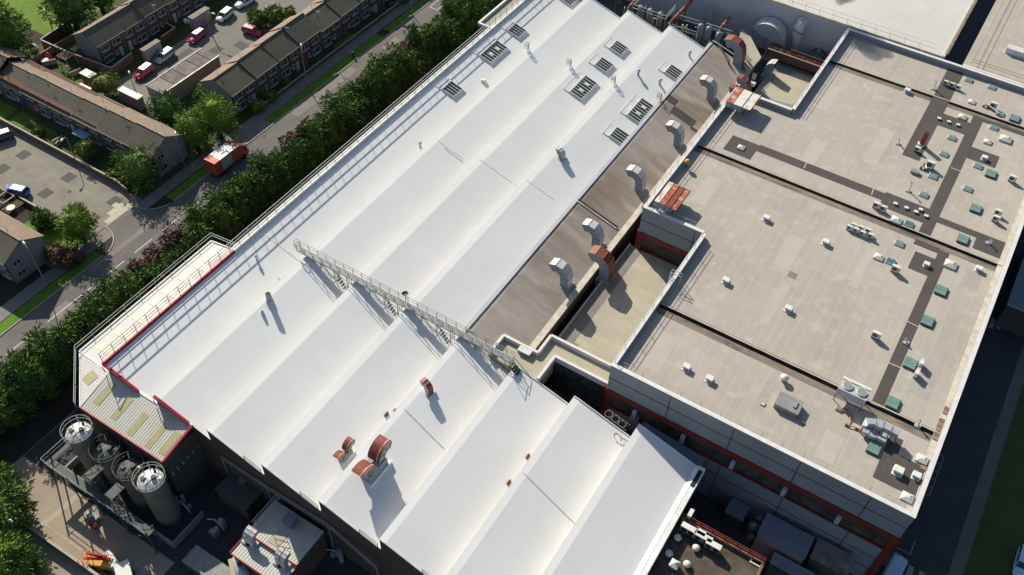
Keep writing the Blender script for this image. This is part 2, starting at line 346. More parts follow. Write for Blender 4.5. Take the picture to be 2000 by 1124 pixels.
for sgn,yc in ((-1,51.9),(1,57.4)):
    arc=[Vector((-101.3+4.15*math.sin(a), yc+sgn*4.2*(1-math.cos(a)), .055)) for a in [k*math.pi/24 for k in range(13)]]
    for a,b in zip(arc,arc[1:]): kb.beam(a,b,.16,.11)
kb.box(-101.55,51.9,0,-101.4,57.4,.03)
ground('kerb', kb, 'kerb_stone')
mk=MB()
for (a,b) in ((28.2,33.9),(35.0,41.0),(41.9,42.6),(45.2,48.7),(50.5,54.0),(56.0,59.4),(63.0,65.8),(67.5,69.2)):
    sheet(-93.97,a,-93.83,b,.018,mb=mk)
for k in range(9):
    sheet(-97.3,24.4+k*1.15,-97.17,25.2+k*1.15,.018,mb=mk); sheet(-97.75,24.4+k*1.15,-97.62,25.2+k*1.15,.018,mb=mk)
for y in (128,133): 
    sheet(-96.3,y,-96.15,y+4,.018,mb=mk); sheet(-94.5,y,-94.35,y+4,.018,mb=mk); sheet(-96.3,y,-94.35,y+.15,.0185,mb=mk)
ground('road_marking', mk, 'paint_white')
# car park in front of the long terrace
ground('car_park', sheet(-200,48.9,-101.55,59.2,0.006), 'concrete_park')
ds=MB()
for q in ((46,303),(134,347),(89,378),(224,394),(180,427),(5,330),(135,366)):
    p=P(q[0],q[1],0)
    if q!=(135,366): sheet(p.x-.95,p.y-.95,p.x+.95,p.y+.95,.011,mb=ds)
ground('dark_paving_square', ds, 'dark_slab')
ps=MB(); sheet(-102.6,52.6,-101.6,57.5,.014,mb=ps); sheet(-103.6,54.0,-102.6,56.8,.014,mb=ps); sheet(-104.3,55.6,-103.6,56.5,.014,mb=ps)
ground('pale_paving', ps, 'pale_slabs')
ground('front_pavement', sheet(-108,42,-101.5,48.8,0.003), 'pavement')
ground('court', sheet(-127.3,76.0,-114.6,180,0.006), 'asphalt_court')
ground('court_entry', sheet(-114.6,91.6,-111.8,180,0.005), 'asphalt_court')
ground('field', sheet(-420,80,-147.3,500,0.02), 'grass_field')
ground('field_edge', sheet(-147.3,70,-143.2,400,0.012), 'grass_dull')
gg=MB()
sheet(-142.9,79.6,-136.5,88,.03,mb=gg); sheet(-134,60.2,-130.5,63.2,.03,mb=gg); sheet(-129,60.2,-124.5,62.6,.03,mb=gg); sheet(-140,60,-135,63,.03,mb=gg)
sheet(-112,43.8,-109.3,48.6,.03,mb=gg); sheet(-108.3,43.8,-101.7,48.4,.035,mb=gg); sheet(-133.5,71,-131.0,74.0,.03,mb=gg)
ground('lawn', gg, 'grass_verge')
ground('garden_ground', sheet(-180,59.2,-101.5,76.0,0.001).add([(-143,76,.001),(-127.3,76,.001),(-127.3,180,.001),(-143,180,.001)],[(0,1,2,3)]).add([(-114.6,76,.001),(-101.5,76,.001),(-101.5,180,.001),(-114.6,180,.001)],[(0,1,2,3)]), 'grass_dull')
# factory yard
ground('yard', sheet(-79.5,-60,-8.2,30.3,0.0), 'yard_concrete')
ground('yard_shade', sheet(-79.4,19.4,-8.3,30.3,0.004).add([(-54,-60,.004),(-8.3,-60,.004),(-8.3,19.4,.004),(-54,19.4,.004)],[(0,1,2,3)]), 'dark_asphalt_shade')  # dark sheet: yard shade near silos and hall painted as colour
ground('yard_stripe', psheet([(152,962),(160,968),(78,1037),(70,1030)],.006), 'yard_strip')
ym=MB(); psheet([(88,1025),(90,1024),(184,1092),(182,1094)],.012,ym); psheet([(60,1006),(62,1005),(76,1015),(75,1017)],.012,ym)
psheet([(262,1105),(290,1085),(291,1086),(264,1106)],.012,ym)
ground('yard_line', ym, 'timber_pale')
ground('yard_patch', psheet([(262,1120),(283,1102),(292,1108),(278,1122)],.01), 'paint_faded')
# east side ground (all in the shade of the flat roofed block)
ground('service_road', sheet(-8,-60,22,400,0.004), 'dark_asphalt_shade')
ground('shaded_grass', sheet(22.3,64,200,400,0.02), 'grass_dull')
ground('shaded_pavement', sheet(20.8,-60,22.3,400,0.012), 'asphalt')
zb=MB()
for k in range(7): sheet(14.2+k*1.25,63.0,14.8+k*1.25,64.8,.012,mb=zb)
for k in range(7):
    a=P(1938+k*13.5,632+k*1.5,0); sheet(a.x-.3,a.y-1.0,a.x+.3,a.y+1.1,.012,mb=zb)
a=P(1842,893,0); b=P(1814,970,0)
for k in range(6): y=b.y+(a.y-b.y)*k/5; sheet(a.x-2.6,y,a.x,y+.1,.012,mb=zb)
sheet(a.x,b.y,a.x+.1,a.y+.1,.0125,mb=zb)
a=P(1779,1066,0); b=P(1745,1078,0); sheet(13.6,a.y-1.2,a.x+.3,a.y-1.08,.012,mb=zb); sheet(a.x+.2,a.y-1.2,a.x+.32,a.y+.8,.0125,mb=zb)
ground('crossing_marking', zb, 'paint_faded')

# ================================================================== WHITE FACTORY ROOF
XR, PI_, YF, YM, YB, ZR, ZV = -72.6, 8.05, 30.4, 56.8, 132.4, 11.2, 8.9
def prof(t):
    if t<.10: return .06*t/.10
    u=(t-.10)/.90; return .06+.94*(1.03*u-.03*u*u)
def zroof(x, n=8):
    i=max(0,min(n-1,int((x-XR)//PI_))); t=max(0,min(1,(x-XR)/PI_-i)); return ZR-(ZR-ZV)*prof(t)
def PR(px,py):
    z=10.2
    for _ in range(25):
        p=P(px,py,z); z+= .5*(zroof(p.x)-z)
    return P(px,py,z)
TS=[0,.02,.05,.10,.13]+[.13+.85*k/14 for k in range(1,15)]+[1.0]
def bay(mb, i, y0, y1, mi=0):
    x0=XR+i*PI_; vs=[]; ny=max(1,int((y1-y0)/6)); n=len(TS)
    for j in range(ny+1):
        y=y0+(y1-y0)*j/ny
        vs += [(x0+PI_*t, y, ZR-(ZR-ZV)*prof(t)+0) for t in TS]
    mb.add(vs,[(j*n+k,j*n+k+1,(j+1)*n+k+1,(j+1)*n+k) for j in range(ny) for k in range(n-1)],mi,False)
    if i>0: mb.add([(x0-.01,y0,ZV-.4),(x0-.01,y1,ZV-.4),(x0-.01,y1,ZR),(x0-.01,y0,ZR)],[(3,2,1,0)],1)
fac=thing('factory_building','huge white multi-bay factory hall with saw-tooth roof running from corner to corner','factory',(-40,60,0),w=True)
for i in range(8):
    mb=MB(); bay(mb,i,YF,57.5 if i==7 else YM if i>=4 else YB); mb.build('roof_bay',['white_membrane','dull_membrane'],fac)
mb=MB(); bay(mb,4,YM+.01,YB-.8); br=mb.build('roof_bay',['brown_felt','cladding'],fac); br['label']='bare brown felt bay carrying a row of ducts'
def gable(mb, i, y, z0=0, flip=False):
    x0=XR+i*PI_; vs=[(x0,y,z0)]+[(x0+PI_*t,y,ZR-(ZR-ZV)*prof(t)-.02) for t in TS]+[(x0+PI_,y,z0)]
    n=len(vs); mb.add(vs,[tuple(range(n)) if flip else tuple(range(n-1,-1,-1))])
w=MB()
for i in range(8): gable(w,i,YF)
for i in range(5): gable(w,i,YB-.02,0,True)
for i in (5,6): gable(w,i,YM-.01,0,True)
gable(w,7,57.49,0,True)
w.add([(XR,YF,0),(XR,YB,0),(XR,YB,ZR),(XR,YF,ZR)],[(0,3,2,1)][::1])
w.add([(-8.2,YF,0),(-8.2,57.5,0),(-8.2,57.5,ZV),(-8.2,YF,ZV)],[(0,1,2,3)])
w.add([(-32.35,YM,0),(-32.35,YB,0),(-32.35,YB,ZV),(-32.35,YM,ZV)],[(0,1,2,3)])
w.build('wall','brick_factory',fac)
# copings and barge boards
cr=MB()
for i in (0,1):
    x0=XR+i*PI_; a=[(x0+PI_*t,YF-.08,ZR-(ZR-ZV)*prof(t)+.05) for t in (0,.1,.35,.62)]
    if i==0: a[0]=(x0-.25,YF-.08,ZR+.05)
    for p,q in zip(a,a[1:]): cr.beam(p,q,.30,.42)
    cr.tube([(a[0][0],YF-.3,a[0][2]-.3),(a[0][0],YF-.3,ZR-1.3)],.05,6)
cr.beam((XR-.22,YF-.2,ZR+.12),(XR-.22,P(448,487,ZR).y,ZR+.12),.20,.55)
cr.build('barge_board','crimson_trim',fac)
cp=MB()
cp.beam((XR-.22,P(448,487,ZR).y,ZR+.12),(XR-.22,YB,ZR+.12),.3,.55); cp.build('coping','white_trim',fac)
for i in range(2,8):
    cp=MB()
    x0=XR+i*PI_; a=[(x0+PI_*t,YF-.03,ZR-(ZR-ZV)*prof(t)+.03) for t in TS[::3]+[1]]
    for p,q in zip(a,a[1:]): cp.beam(p,q,.12,.16)
    cp.build('coping','white_trim',fac)
for i in range(0,5):
    cp=MB(); x0=XR+i*PI_; a=[(x0+PI_*t,YB-.03,ZR-(ZR-ZV)*prof(t)+.03) for t in TS[::3]+[1]]
    for p,q in zip(a,a[1:]): cp.beam(p,q,.12,.16)
    cp.build('coping','white_trim',fac)
for i in range(5,8):
    cp=MB(); x0=XR+i*PI_; a=[(x0+PI_*t,(57.47 if i==7 else YM-.03),ZR-(ZR-ZV)*prof(t)+.03) for t in TS[::3]+[1]]
    for p,q in zip(a,a[1:]): cp.beam(p,q,.12,.16)
    cp.build('coping','white_trim',fac)
# cream upturn and gutter along the right edge of the last bay
ge=MB(); ge.add([(-8.9,YF,ZV+.04),(-8.2,YF,ZV+.55),(-8.2,57.5,ZV+.55),(-8.9,57.5,ZV+.04)],[(0,1,2,3)]); ge.box(-8.2,YF,ZV-.5,-7.55,57.5,ZV+.52)
ge.build('edge_gutter','white_trim',fac)
sl_=MB(); sl_.box(-8.15,54.6,ZV+.53,-7.7,57.0,ZV+.56); sl_.build('gutter_outlet','black',fac)
# raised joints that follow the roof profile
def roofstrip(mb, y, x0, x1, w=.16, h=.035, steps=.5, mi=0):
    x=x0; pts=[]
    while x<x1+.01: pts.append((x,y,zroof(min(x,x1-.001))+h*.5)); x+=steps
    for a,b in zip(pts,pts[1:]):
        if abs(a[2]-b[2])<1: mb.beam(a,b,w,h,mi)
q=PR(1005,360); q2=PR(855,275)
for yy,xa,xb in [(YM,XR+.3+i*PI_,XR+(i+1)*PI_-.3) for i in range(4)]+[(q.y,q.x-7,q.x-.4),(q.y,q.x,q.x+6.6),(q2.y,q2.x,q2.x+4.6)]:
    jt=MB(); roofstrip(jt,yy,xa,xb); jt.build('expansion_joint','white_trim',fac)
gj=MB(); gj.box(-33.2,YM+4,8.98,-32.35,YB-.8,9.22); gj.build('verge_kerb','cream_coping',fac)
rc=MB(); rc.box(-40.62,YM,ZR-.1,-40.1,YB-.8,ZR+.10); rc.build('ridge_capping','cladding_pale',fac)
bj=MB(); q=P(1170,425,10); roofstrip(bj,q.y,-40.2,-33.3,.22,.12); roofstrip(bj,q.y+.3,-40.2,-33.3,.12,.2,mi=1); bj.build('expansion_joint',['cream_coping','gutter_black'],fac)
bp=MB(); 
for (t,b) in (((1299,190),(1316,214)),((1317,210),(1352,244)),((1352,238),(1378,258))):
    p=P(*t,10.4); q_=P(*b,10.0); x0,x1,y0,y1=p.x,q_.x,q_.y,p.y
    xs=[x0+(x1-x0)*k/6 for k in range(7)]
    bp.add([(x,yy,zroof(x,5)+.02) for x in xs for yy in (y0,y1)],[(2*k,2*k+2,2*k+3,2*k+1) for k in range(6)])
bp.build('dark_felt_path','path_felt',fac)
# lightning tapes
lt=MB()
for (a,b) in (((773,803),(868,878)),((1011,936),(1122,1023)),((868,290),(905,318)),((1137,383),(1180,410))):
    p=PR(*a); q_=PR(*b); k=10; pts=[]
    for j in range(k+1):
        v=p.lerp(q_,j/k); pts.append((v.x,v.y,zroof(v.x)+.03))
    lt=MB()
    for u,v in zip(pts,pts[1:]): lt.beam(u,v,.045,.02)
    lt.build('lightning_tape','steel_grey',fac)
# guard rail along the left parapet (its shadow draws the grid on the first bay)
gr=thing('guard_rail','long galvanised guard rail along the left parapet of the white roof','guard rail',(XR-.4,YF,ZR),w=True)
y=YF+.1
while y<YB: MB().beam((XR-.45,y,ZR+.1),(XR-.45,y,ZR+1.75),.065).build('post','steel_grey',gr); y+=1.77
for h in (.75,1.2,1.75):
    mb=MB().beam((XR-.45,YF+.1,ZR+h),(XR-.45,YB,ZR+h),.075); mb.build('rail','rail_white',gr)
mb=MB(); mb.beam((XR-.75,YF+18,ZR+.15),(XR-.75,YB,ZR+.15),.12); mb.beam((XR-1.05,YF+24.5,ZR-.1),(XR-1.05,YB,ZR-.1),.16); mb.build('pipe','white_trim',gr)
# short hand rails at each valley on the front edge
for i in range(2,7):
    x=XR+(i+1)*PI_-2.6; t=thing('edge_rail','',"hand rail",(x,YF+.1,9),group='short hand rails at the front valleys of the white roof',w=True)
    tag(t,'thin rail at a front valley of the white roof, %s of five'%ordw(i-2,5))
    m=MB(); a=(x,YF-.1,zroof(x)); b=(x+2.3,YF-.1,zroof(x+2.3))
    for p in (a,b): m.beam(p,(p[0],p[1],p[2]+1.0),.05)
    for h in (.5,1.0): m.beam((a[0],a[1],a[2]+h),(b[0],b[1],b[2]+h),.05)
    m.build('rail','steel_dark',t)
# ---- lean-to with ribbed sheet roof round the front-left corner
lean=thing('lean_to_building','low annex with ribbed pale sheet roof and yellow rooflights wrapped round the hall corner','building',(-76,34,0),w=True)
ZE,ZT=8.65,9.75
e0=P(412,471,ZE); eA=P(161,690,ZE); eB=P(155,797,ZE); eC=P(318,903,ZE); eD=Vector((eC.x,YF,ZE))
XE=P(300,566,ZE).x; YA=eA.y; XB=eB.x; YE=eC.y; XC=eC.x; Y0=e0.y
wc=(XR,YF,ZT)
m=MB(); m.add([(XE,YA,ZE),wc,(XR,Y0,ZT),(XE,Y0,ZE)],[(0,1,2,3)]); s1=m.build('roof_slope','ribbed_sheet_side',lean)
m=MB(); m.add([(XB,YE,ZE),wc,(XE,YA,ZE)],[(0,1,2)]); m.build('roof_slope','ribbed_sheet_side',lean)
m=MB(); m.add([(XB,YE,ZE),(XC,YE,ZE),(XC,YF,ZT),wc],[(0,1,2,3)]); m.build('roof_slope','ribbed_sheet',lean)
m=MB(); poly=[(XE,Y0),(XE,YA),(XB,YE),(XC,YE),(XC,YF),(XR,YF),(XR,Y0)]; m.prism(poly[::-1],0,ZE-.02); m.build('wall','steel_dark',lean)
m=MB(); m.beam((XB,YE-.05,ZE),(XC,YE-.05,ZE),.12,.3); m.beam((XC+.05,YE,ZE+.02),(XC+.05,YF,ZT+.04),.2,.32); m.beam((XE-.05,YA,ZE-.1),(XE-.05,Y0,ZE-.1),.12,.3); m.build('fascia','crimson_trim',lean)
m=MB(); m.beam((XE-.02,YA,ZE+.06),(XE-.02,Y0,ZE+.06),.18,.1); m.beam((XE,YA,ZE+.05),(XB,YE,ZE+.05),.14,.1); m.beam((XE,Y0,ZE+.05),(XR,Y0,ZT+.05),.2,.12); m.beam((XE,YA,ZE+.04),wc,.1,.06); m.beam((XB,YE,ZE+.04),wc,.1,.06); m.build('coping','white_trim',lean); MB().beam((XR+4.3,YF-.02,ZT+.02),(XR+8.0,YF-.02,ZT+.02),.3,.1).build('flashing','white_trim',lean); MB().beam((XR+12.4,YF-.02,ZT+.02),(XC,YF-.02,ZT+.02),.3,.1).build('flashing','white_trim',lean)
def zf(y): return ZE+(ZT-ZE)*(y-YE)/(YF-YE)
def zs(x): return ZE+(ZT-ZE)*(x-XE)/(XR-XE)
for (px,py,ax) in ((204,772,0),(237,800,0),(268,830,0),(300,857,0),(331,868,0)):
    p=P(px,py,9.1); L=2.9; y0=max(YE+.35,p.y-1.35); y1=min(YF-.35,y0+L); 
    m=MB().add([(p.x-.45,y0,zf(y0)+.03),(p.x+.45,y0,zf(y0)+.03),(p.x+.45,y1,zf(y1)+.03),(p.x-.45,y1,zf(y1)+.03)],[(0,1,2,3)]); m.build('rooflight','rooflight_yellow',lean)
p=P(179,737,8.95); m=MB().add([(p.x-.9,p.y-.75,zs(p.x-.9)-.42),(p.x+.6,p.y-1.1,zs(p.x+.6)-.30),(p.x+1.0,p.y+.35,zs(p.x+1)+.05),(p.x-.6,p.y+.75,zs(p.x-.6)+.04)],[(0,1,2,3)])
for k,v in enumerate(m.v):      # lie 3 cm above the chamfer slope
    a=Vector((XB,YE,ZE)); b_=Vector(wc); c_=Vector((XE,YA,ZE)); nn=(b_-a).cross(c_-a).normalized(); m.v[k]=(v[0],v[1],a.z-((v[0]-a.x)*nn.x+(v[1]-a.y)*nn.y)/nn.z+.04)
m.build('rooflight','rooflight_yellow',lean)
for (px,py) in ((205,680),(242,652),(277,624),(311,595),(334,572),(365,546),(393,520)):
    p=P(px,py,9.2); m=MB().add([(p.x-1.5,p.y-.5,zs(p.x-1.5)+.03),(p.x+1.5,p.y-.5,zs(p.x+1.5)+.03),(p.x+1.5,p.y+.5,zs(p.x+1.5)+.03),(p.x-1.5,p.y+.5,zs(p.x-1.5)+.03)],[(0,1,2,3)]); m.build('rooflight','rooflight_pale',lean)
lr=thing('eaves_rail','white double hand rail running round the eaves of the ribbed lean-to roof','hand rail',(XE,YA,ZE),w=True)
pl=[(XE-.35,Y0+.5),(XE-.35,YA-.1),(XB-.4,YE-.2)]
for h in (.5,1.0):
    m=MB(); 
    for a,b in zip(pl,pl[1:]): m.beam((*a,ZE+h),(*b,ZE+h),.06)
    m.beam((pl[0][0],pl[0][1],ZE+h),(XR-1,pl[0][1],ZT+h-.3),.06); m.build('rail','rail_white',lr)
m=MB()
for a,b in zip(pl,pl[1:]):
    k=max(2,int((Vector(a)-Vector(b)).length/2.4))
    for j in range(k+1): v=Vector(a).lerp(Vector(b),j/k); m.beam((v.x,v.y,ZE-.1),(v.x,v.y,ZE+1.0),.05)
m.build('post','rail_white',lr)

# ---- louvred skylights on the white roof
def louvre(length, label):
    t=thing('louvred_rooflight',label,'rooflight',(0,0,0),group='louvred rooflights on the white roof')
    hw,hl=1.3,length/2
    m=MB(); m.box(-hw,-hl,-.5,hw,hl,.20); m.box(-hw-.95,-hl-.05,-.3,-hw,hl+.05,.13); m.box(-hw-1.0,-hl-.08,-.2,-hw-.93,hl+.08,.16)
    m.box(hw-.05,-hl-.1,.08,hw+.14,hl+.1,.22); m.build('kerb','white_trim',t)
    g=MB(); g.box(-hw+.12,-hl+.12,.15,hw-.14,hl-.12,.25); g=g.build('glazing','louvre_glass',t)
    b=MB(); n=int(round(length/.66))
    for k in range(n+1):
        y=-hl+.14+(length-.28)*k/n; b.box(-hw+.1,y-.045,.22,hw-.12,y+.045,.31)
    if length>4:
        for yy in (-.9,.9): b.box(-.35,yy-.28,.26,.45,yy+.28,.36)
    b.box(-hw+.08,-hl+.1,.2,-hw+.2,hl-.1,.30); b.box(hw-.2,-hl+.1,.2,hw-.1,hl-.1,.30); b.build('bar','white_trim',t)
    return t
def set_roof(o, px, py, dz=0):
    p=PR(px,py); o.location=(p.x,p.y,p.z+dz); return p
singles=[((883,176),'louvred rooflight near the left parapet, nearest the camera on its bay'),((1009,62),'single louvred rooflight near the left parapet behind the double one'),((1208,96),'single louvred rooflight highest on the third bay'),((1179,129),'single louvred rooflight between the double one and a single on the third bay'),((1315,143),'single louvred rooflight beside two small roof cowls at the brown edge'),((1209,267),'single louvred rooflight nearest the camera at the brown roof edge')]
doubles=[((964,103),'double-length louvred rooflight near the left parapet'),((1139,173),'double-length louvred rooflight in the middle of the third bay'),((1250,218),'double-length louvred rooflight at the edge beside the brown roof')]
for lst,Ln in ((singles,2.7),(doubles,5.3)):
    pr=louvre(Ln,lst[0][1]); first=True
    for (q,lab) in lst:
        o=pr if first else copy_tree(pr); first=False; o['label']=lab; set_roof(o,*q,.0); o.rotation_euler=(0,math.radians(15.9),0)
for q in ((1137,3),):
    o=copy_tree(pr); o['label']='louvred rooflight cut by the top edge of the view'; p=PR(1118,-6); o.location=p; o.rotation_euler=(0,math.radians(15.9),0)
# ================================================================== FLAT-ROOFED BLOCK
ZF, ZP, ZC = 14.6, 15.5, 7.7
X0,X1,X2 = -21.7,-30.4,13.15
Y0F,Y1F,Y2F,Y3F = 60.1,85.4,116.6,142.2
flat=thing('flat_roofed_block','large block with flat grey felt roof crossed by dark walkways and gutters','building',(-5,100,0),w=True)
outline=[(X0,Y0F),(X2,Y0F),(X2,Y3F),(-21.4,Y3F),(-21.4,Y2F),(X1,Y2F),(X1,Y1F),(X0,Y1F)]
GY=[71.9,101.85,132.75]
def roofrect(y0,y1):
    """pieces of the roof between two gutters, following the notched outline"""
    out=[]; ys=sorted({y0,y1,*[v for v in (Y1F,Y2F) if y0<v<y1]})
    for a,b in zip(ys,ys[1:]):
        mid=(a+b)/2; xl=X0 if mid<Y1F else (X1 if mid<Y2F else -21.4); out.append((xl,a,X2,b))
    return out
cuts=[Y0F]+[v for g in GY for v in (g-.28,g+.28)]+[Y3F]
for k in range(0,len(cuts),2):
    m=MB()
    for r in roofrect(cuts[k],cuts[k+1]):
        nx=8; 
        m.add([(r[0]+(r[2]-r[0])*i/nx, yy, ZF) for i in range(nx+1) for yy in (r[1],r[3])],[(2*i,2*i+2,2*i+3,2*i+1) for i in range(nx)])
    m.build('roof','flat_felt',flat)
for g in GY:
    xl=X0 if g<Y1F else (X1 if g<Y2F else -21.4)
    m=MB(); m.box(xl,g-.28,ZF-.5,X2,g+.28,ZF-.35); m.add([(xl,g-.28,ZF-.4),(X2,g-.28,ZF-.4),(X2,g-.28,ZF),(xl,g-.28,ZF)],[(3,2,1,0)]); m.add([(xl,g+.28,ZF-.4),(X2,g+.28,ZF-.4),(X2,g+.28,ZF),(xl,g+.28,ZF)],[(0,1,2,3)]); m.build('gutter','gutter_black',flat)
    m=MB(); sheet(xl+.4,g-1.25,X2-.4,g-.28,ZF+.006,mb=m); sheet(xl+.4,g+.28,X2-.4,g+.62,ZF+.006,mb=m); m.build('gutter_margin','gutter_brown',flat)
    m=MB(); m.box(xl+.3,g+.28,ZF,X2-.3,g+.42,ZF+.10); m.build('gutter_kerb','cream_coping',flat)
# walls with panel joints, red band and recessed strip
def facade(mb_p, a, b, z0, z1, mi=0):   # quad from a to b (counter-clockwise seen from outside)
    mb_p.add([(a[0],a[1],z0),(b[0],b[1],z0),(b[0],b[1],z1),(a[0],a[1],z1)],[(0,1,2,3)],mi)
ol=outline
faces=[(ol[i],ol[(i+1)%8]) for i in range(8)]
m=MB()
for a,b in faces: facade(m,a,b,10.9,ZP-.02); facade(m,a,b,0,7.7)
m.build('wall','cladding',flat)
m=MB(); m2=MB(); m3=MB(); m4=MB()
for a,b in faces:
    va,vb=Vector((*a,0)),Vector((*b,0)); d=(vb-va).normalized(); n=Vector((d.y,-d.x,0)); L=(vb-va).length
    if n.y>.5 : continue
    p,q=va+n*.06,vb+n*.06
    for z,h in ((10.55,.8),(7.8,.25)): m.beam((p.x,p.y,z),(q.x,q.y,z),.16,h)
    for e in (va+d*.35,vb-d*.35): m.beam((e+n*.05+Vector((0,0,0))),(e+n*.05+Vector((0,0,10.9))),.6,.16)
    # joints
    for z in (13.1,5.2,2.7): m2.beam((va+n*.01+Vector((0,0,z))),(vb+n*.01+Vector((0,0,z))),.05,.09)
    k=1
    while k*7.6<L: e=va+d*k*7.6+n*.01; m2.beam(e+Vector((0,0,10.9)),e+Vector((0,0,ZP-.3)),.09,.05); m2.beam(e,e+Vector((0,0,7.6)),.09,.05); k+=1
    facade(m3,(a[0]-n.x*.12,a[1]-n.y*.12),(b[0]-n.x*.12,b[1]-n.y*.12),7.7,10.9)
    if n.y<-.5 and L>20:
        k=0
        while 4+k*6.2<L: e=va+d*(4+k*6.2)+n*.15+Vector((0,0,8.9)); MB().box(e.x-.25,e.y-.25,8.3,e.x+.25,e.y+.15,9.7).build('grille_box','cladding_pale',flat); k+=1
m.build('red_band','red_steel',flat); m2.build('panel_joint','dark_joint',flat); m3.build('recessed_strip','gutter_black',flat)
# parapet
def parapet(parent, pts, z0, z1, w, mats, closed=True, name='parapet'):
    m=MB(); n=len(pts)
    for i in range(n if closed else n-1):
        a,b=Vector((*pts[i],0)),Vector((*pts[(i+1)%n],0)); d=(b-a).normalized(); nn=Vector((-d.y,d.x,0))
        a0,b0=a+d*(0 if i%2 else 0),b
        q=[a-nn*.03, b-nn*.03, b+nn*w, a+nn*w]
        e=.004*i
        m.prism([(v.x,v.y) for v in q],z0,z1-.08-e)
        q2=[a-nn*.07, b-nn*.07, b+nn*(w+.03), a+nn*(w+.03)]
        MB().prism([(v.x,v.y) for v in q2],z1-.085-e,z1-e).build('coping',mats,parent)
    return m.build(name,'cladding',parent)
pp=parapet(flat,outline,ZF-.3,ZP,.42,'coping')
yl=MB()
sheet(X2-1.05,Y0F+.6,X2-.42,Y3F-.6,ZF+.02,mb=yl); yl.build('gutter_lining','cream_coping',flat)
# dark walkways painted of felt, as sheets laid on the roof
def rects(specs, z):
    m=MB()
    for k,(t,b) in enumerate(specs):
        x0,y0,x1,y1=rect_tb(t,b,ZF); sheet(x0,y0,x1,y1,z+.004*k,mb=m)
    return m
x0=P(1415,292,ZF).x; 
RW=[]
def RX(xa,ya,xb,yb): RW.append((min(xa,xb),min(ya,yb),max(xa,xb),max(ya,yb)))
tb=lambda t,b: rect_tb(t,b,ZF)
r=tb((1432,264.5),(1465,312.6)); RX(r[0],r[1],r[2],r[3]); sx=r[2]
yu=P(1500,289,ZF).y; yd=P(1500,304.5,ZF).y; xe=P(1730,376,ZF).x; RX(sx,yd,xe,yu)
r=tb((1732,376),(1803,436)); xw2=r[2]
yw0,yw1=r[1],r[3]
v2l=P(1876,280,ZF).x; v2r=P(1919,240,ZF).x; gmid=GY[1]+.45
RX(xe,yw0,v2l,yw1)
r=tb((1855,128),(1795,315)); v1l,v1y0,v1r,v1y1=r; RX(v1l,v1y0,v1r,min(v1y1,Y3F-.5))
h1y1=P(1903,226,ZF).y; h1y0=P(1445/3.746+1500,990/3.746,ZF).y
RX(v1r,h1y0,v2l,P(1842,222,ZF).y)
RX(v2l,gmid,v2r,h1y1)
RX(v2r,P(2000,267,ZF).y,X2-1.2,h1y1)
r=tb((1903,289),(1943,329)); RX(v2r,r[1],r[2],r[3])
h2y1=P(1842,427,ZF).y; h2y0=P(1836,437,ZF).y; sqr=tb((1899,466),(1952,505))
r=tb((1899,486),(1952.5,505.6)); xs0=P(1906,467,ZF).x; xs1=P(1964.5,473.5,ZF).x
RX(v2r,h2y0,xs0,h2y1); RX(xs0,P(1952,505.6,ZF).y,xs1,h2y1)
v3l=P(1793.6,580,ZF).x; v3r=P(1720,807,ZF).x; v3t=GY[1]-1.25
RX(v3l,GY[0]+.62,v3r,v3t)
r=tb((1789,466.5),(1800,482)); RX(r[0],P(1787,477.5,ZF).y,v3l,P(1791,468,ZF).y)
r=tb((1788,491),(1810,539)); RX(r[0],r[1],v3l,r[3])
v4l=P(1704,932,ZF).x; v4r=P(1763,864,ZF).x; v4b=P(1704,932,ZF).y
RX(v4l,v4b,v4r,P(1738,848,ZF).y)
RX(v4r,v4b,P(1789.6,965.5,ZF).x,P(1753.6,888,ZF).y)
wk=MB()
for k,r in enumerate(RW): sheet(*r,ZF+.012+.0008*k,mb=wk)
wk.build('dark_walkway','path_felt',flat)
jl=MB()
for (a,b) in (((1575,319),(1570,329)),((1706,369),(1702,381)),((1857,328),(1876,335)),((1771,628),(1794,639)),((1735,709),(1759,719)),((1700,787),(1723,797))):
    p=P(*a,ZF); q_=P(*b,ZF); jl.beam((p.x,p.y,ZF+.03),(q_.x,q_.y,ZF+.03),.09,.012)
jl.build('walkway_joint','coping',flat)
p=P(1548,538,ZF); sheet(p.x-.55,p.y-.55,p.x+.55,p.y+.55,ZF+.01).build('felt_patch','grey_patch',flat)
# lower cream roof, link roof, light well
low=thing('lower_roof_block','low cream felt roof sunk between the white hall and the grey block','building',(-27,75,0),w=True)
sheet(-31.3,61.6,X0,Y1F,ZC).build('roof','cream_felt',low)
m=MB(); m.box(-31.35,63.9,0,-31.2,Y1F,ZC+.35); m.build('kerb','cream_coping',low)
m=MB(); m.add([(-31.2,61.6,0),(-31.2,Y1F,0),(-31.2,Y1F,ZC),(-31.2,61.6,ZC)],[(0,3,2,1)]); m.build('wall','steel_dark',low)
sheet(-31.1,64.2,-29.3,Y1F-.1,ZC+.01).build('dark_felt_path','grey_patch',low)
a=P(1104,668,ZC); m=MB(); m.box(-29.3,64.3,ZC+.004,-28.6,66.2,ZC+.012); m.build('felt_patch','grey_patch',low)
link=thing('link_roof','small cream deck with white kerb linking the two roofs','building',(-30,60,0),w=True)
ZL=10.05
lo=[(-36.2,57.0),(-29.3,57.0),(-29.3,61.0),(-21.75,61.0),(-21.75,63.5),(-31.3,63.5),(-31.3,60.3),(-36.2,60.3)]
MB().prism(lo,ZC-.3,ZL).build('deck','cream_felt',link)
m=MB(); kz=ZL+.55
for i,(a,b) in enumerate(((lo[7],lo[6]),(lo[6],lo[5]),(lo[5],lo[4]),(lo[0],lo[7]),(lo[1],lo[2]),(lo[2],lo[3]))):
    m.beam((a[0],a[1],kz-.35-.003*i),(b[0],b[1],kz-.35-.003*i),.34,.9)
m.build('kerb','coping',link)
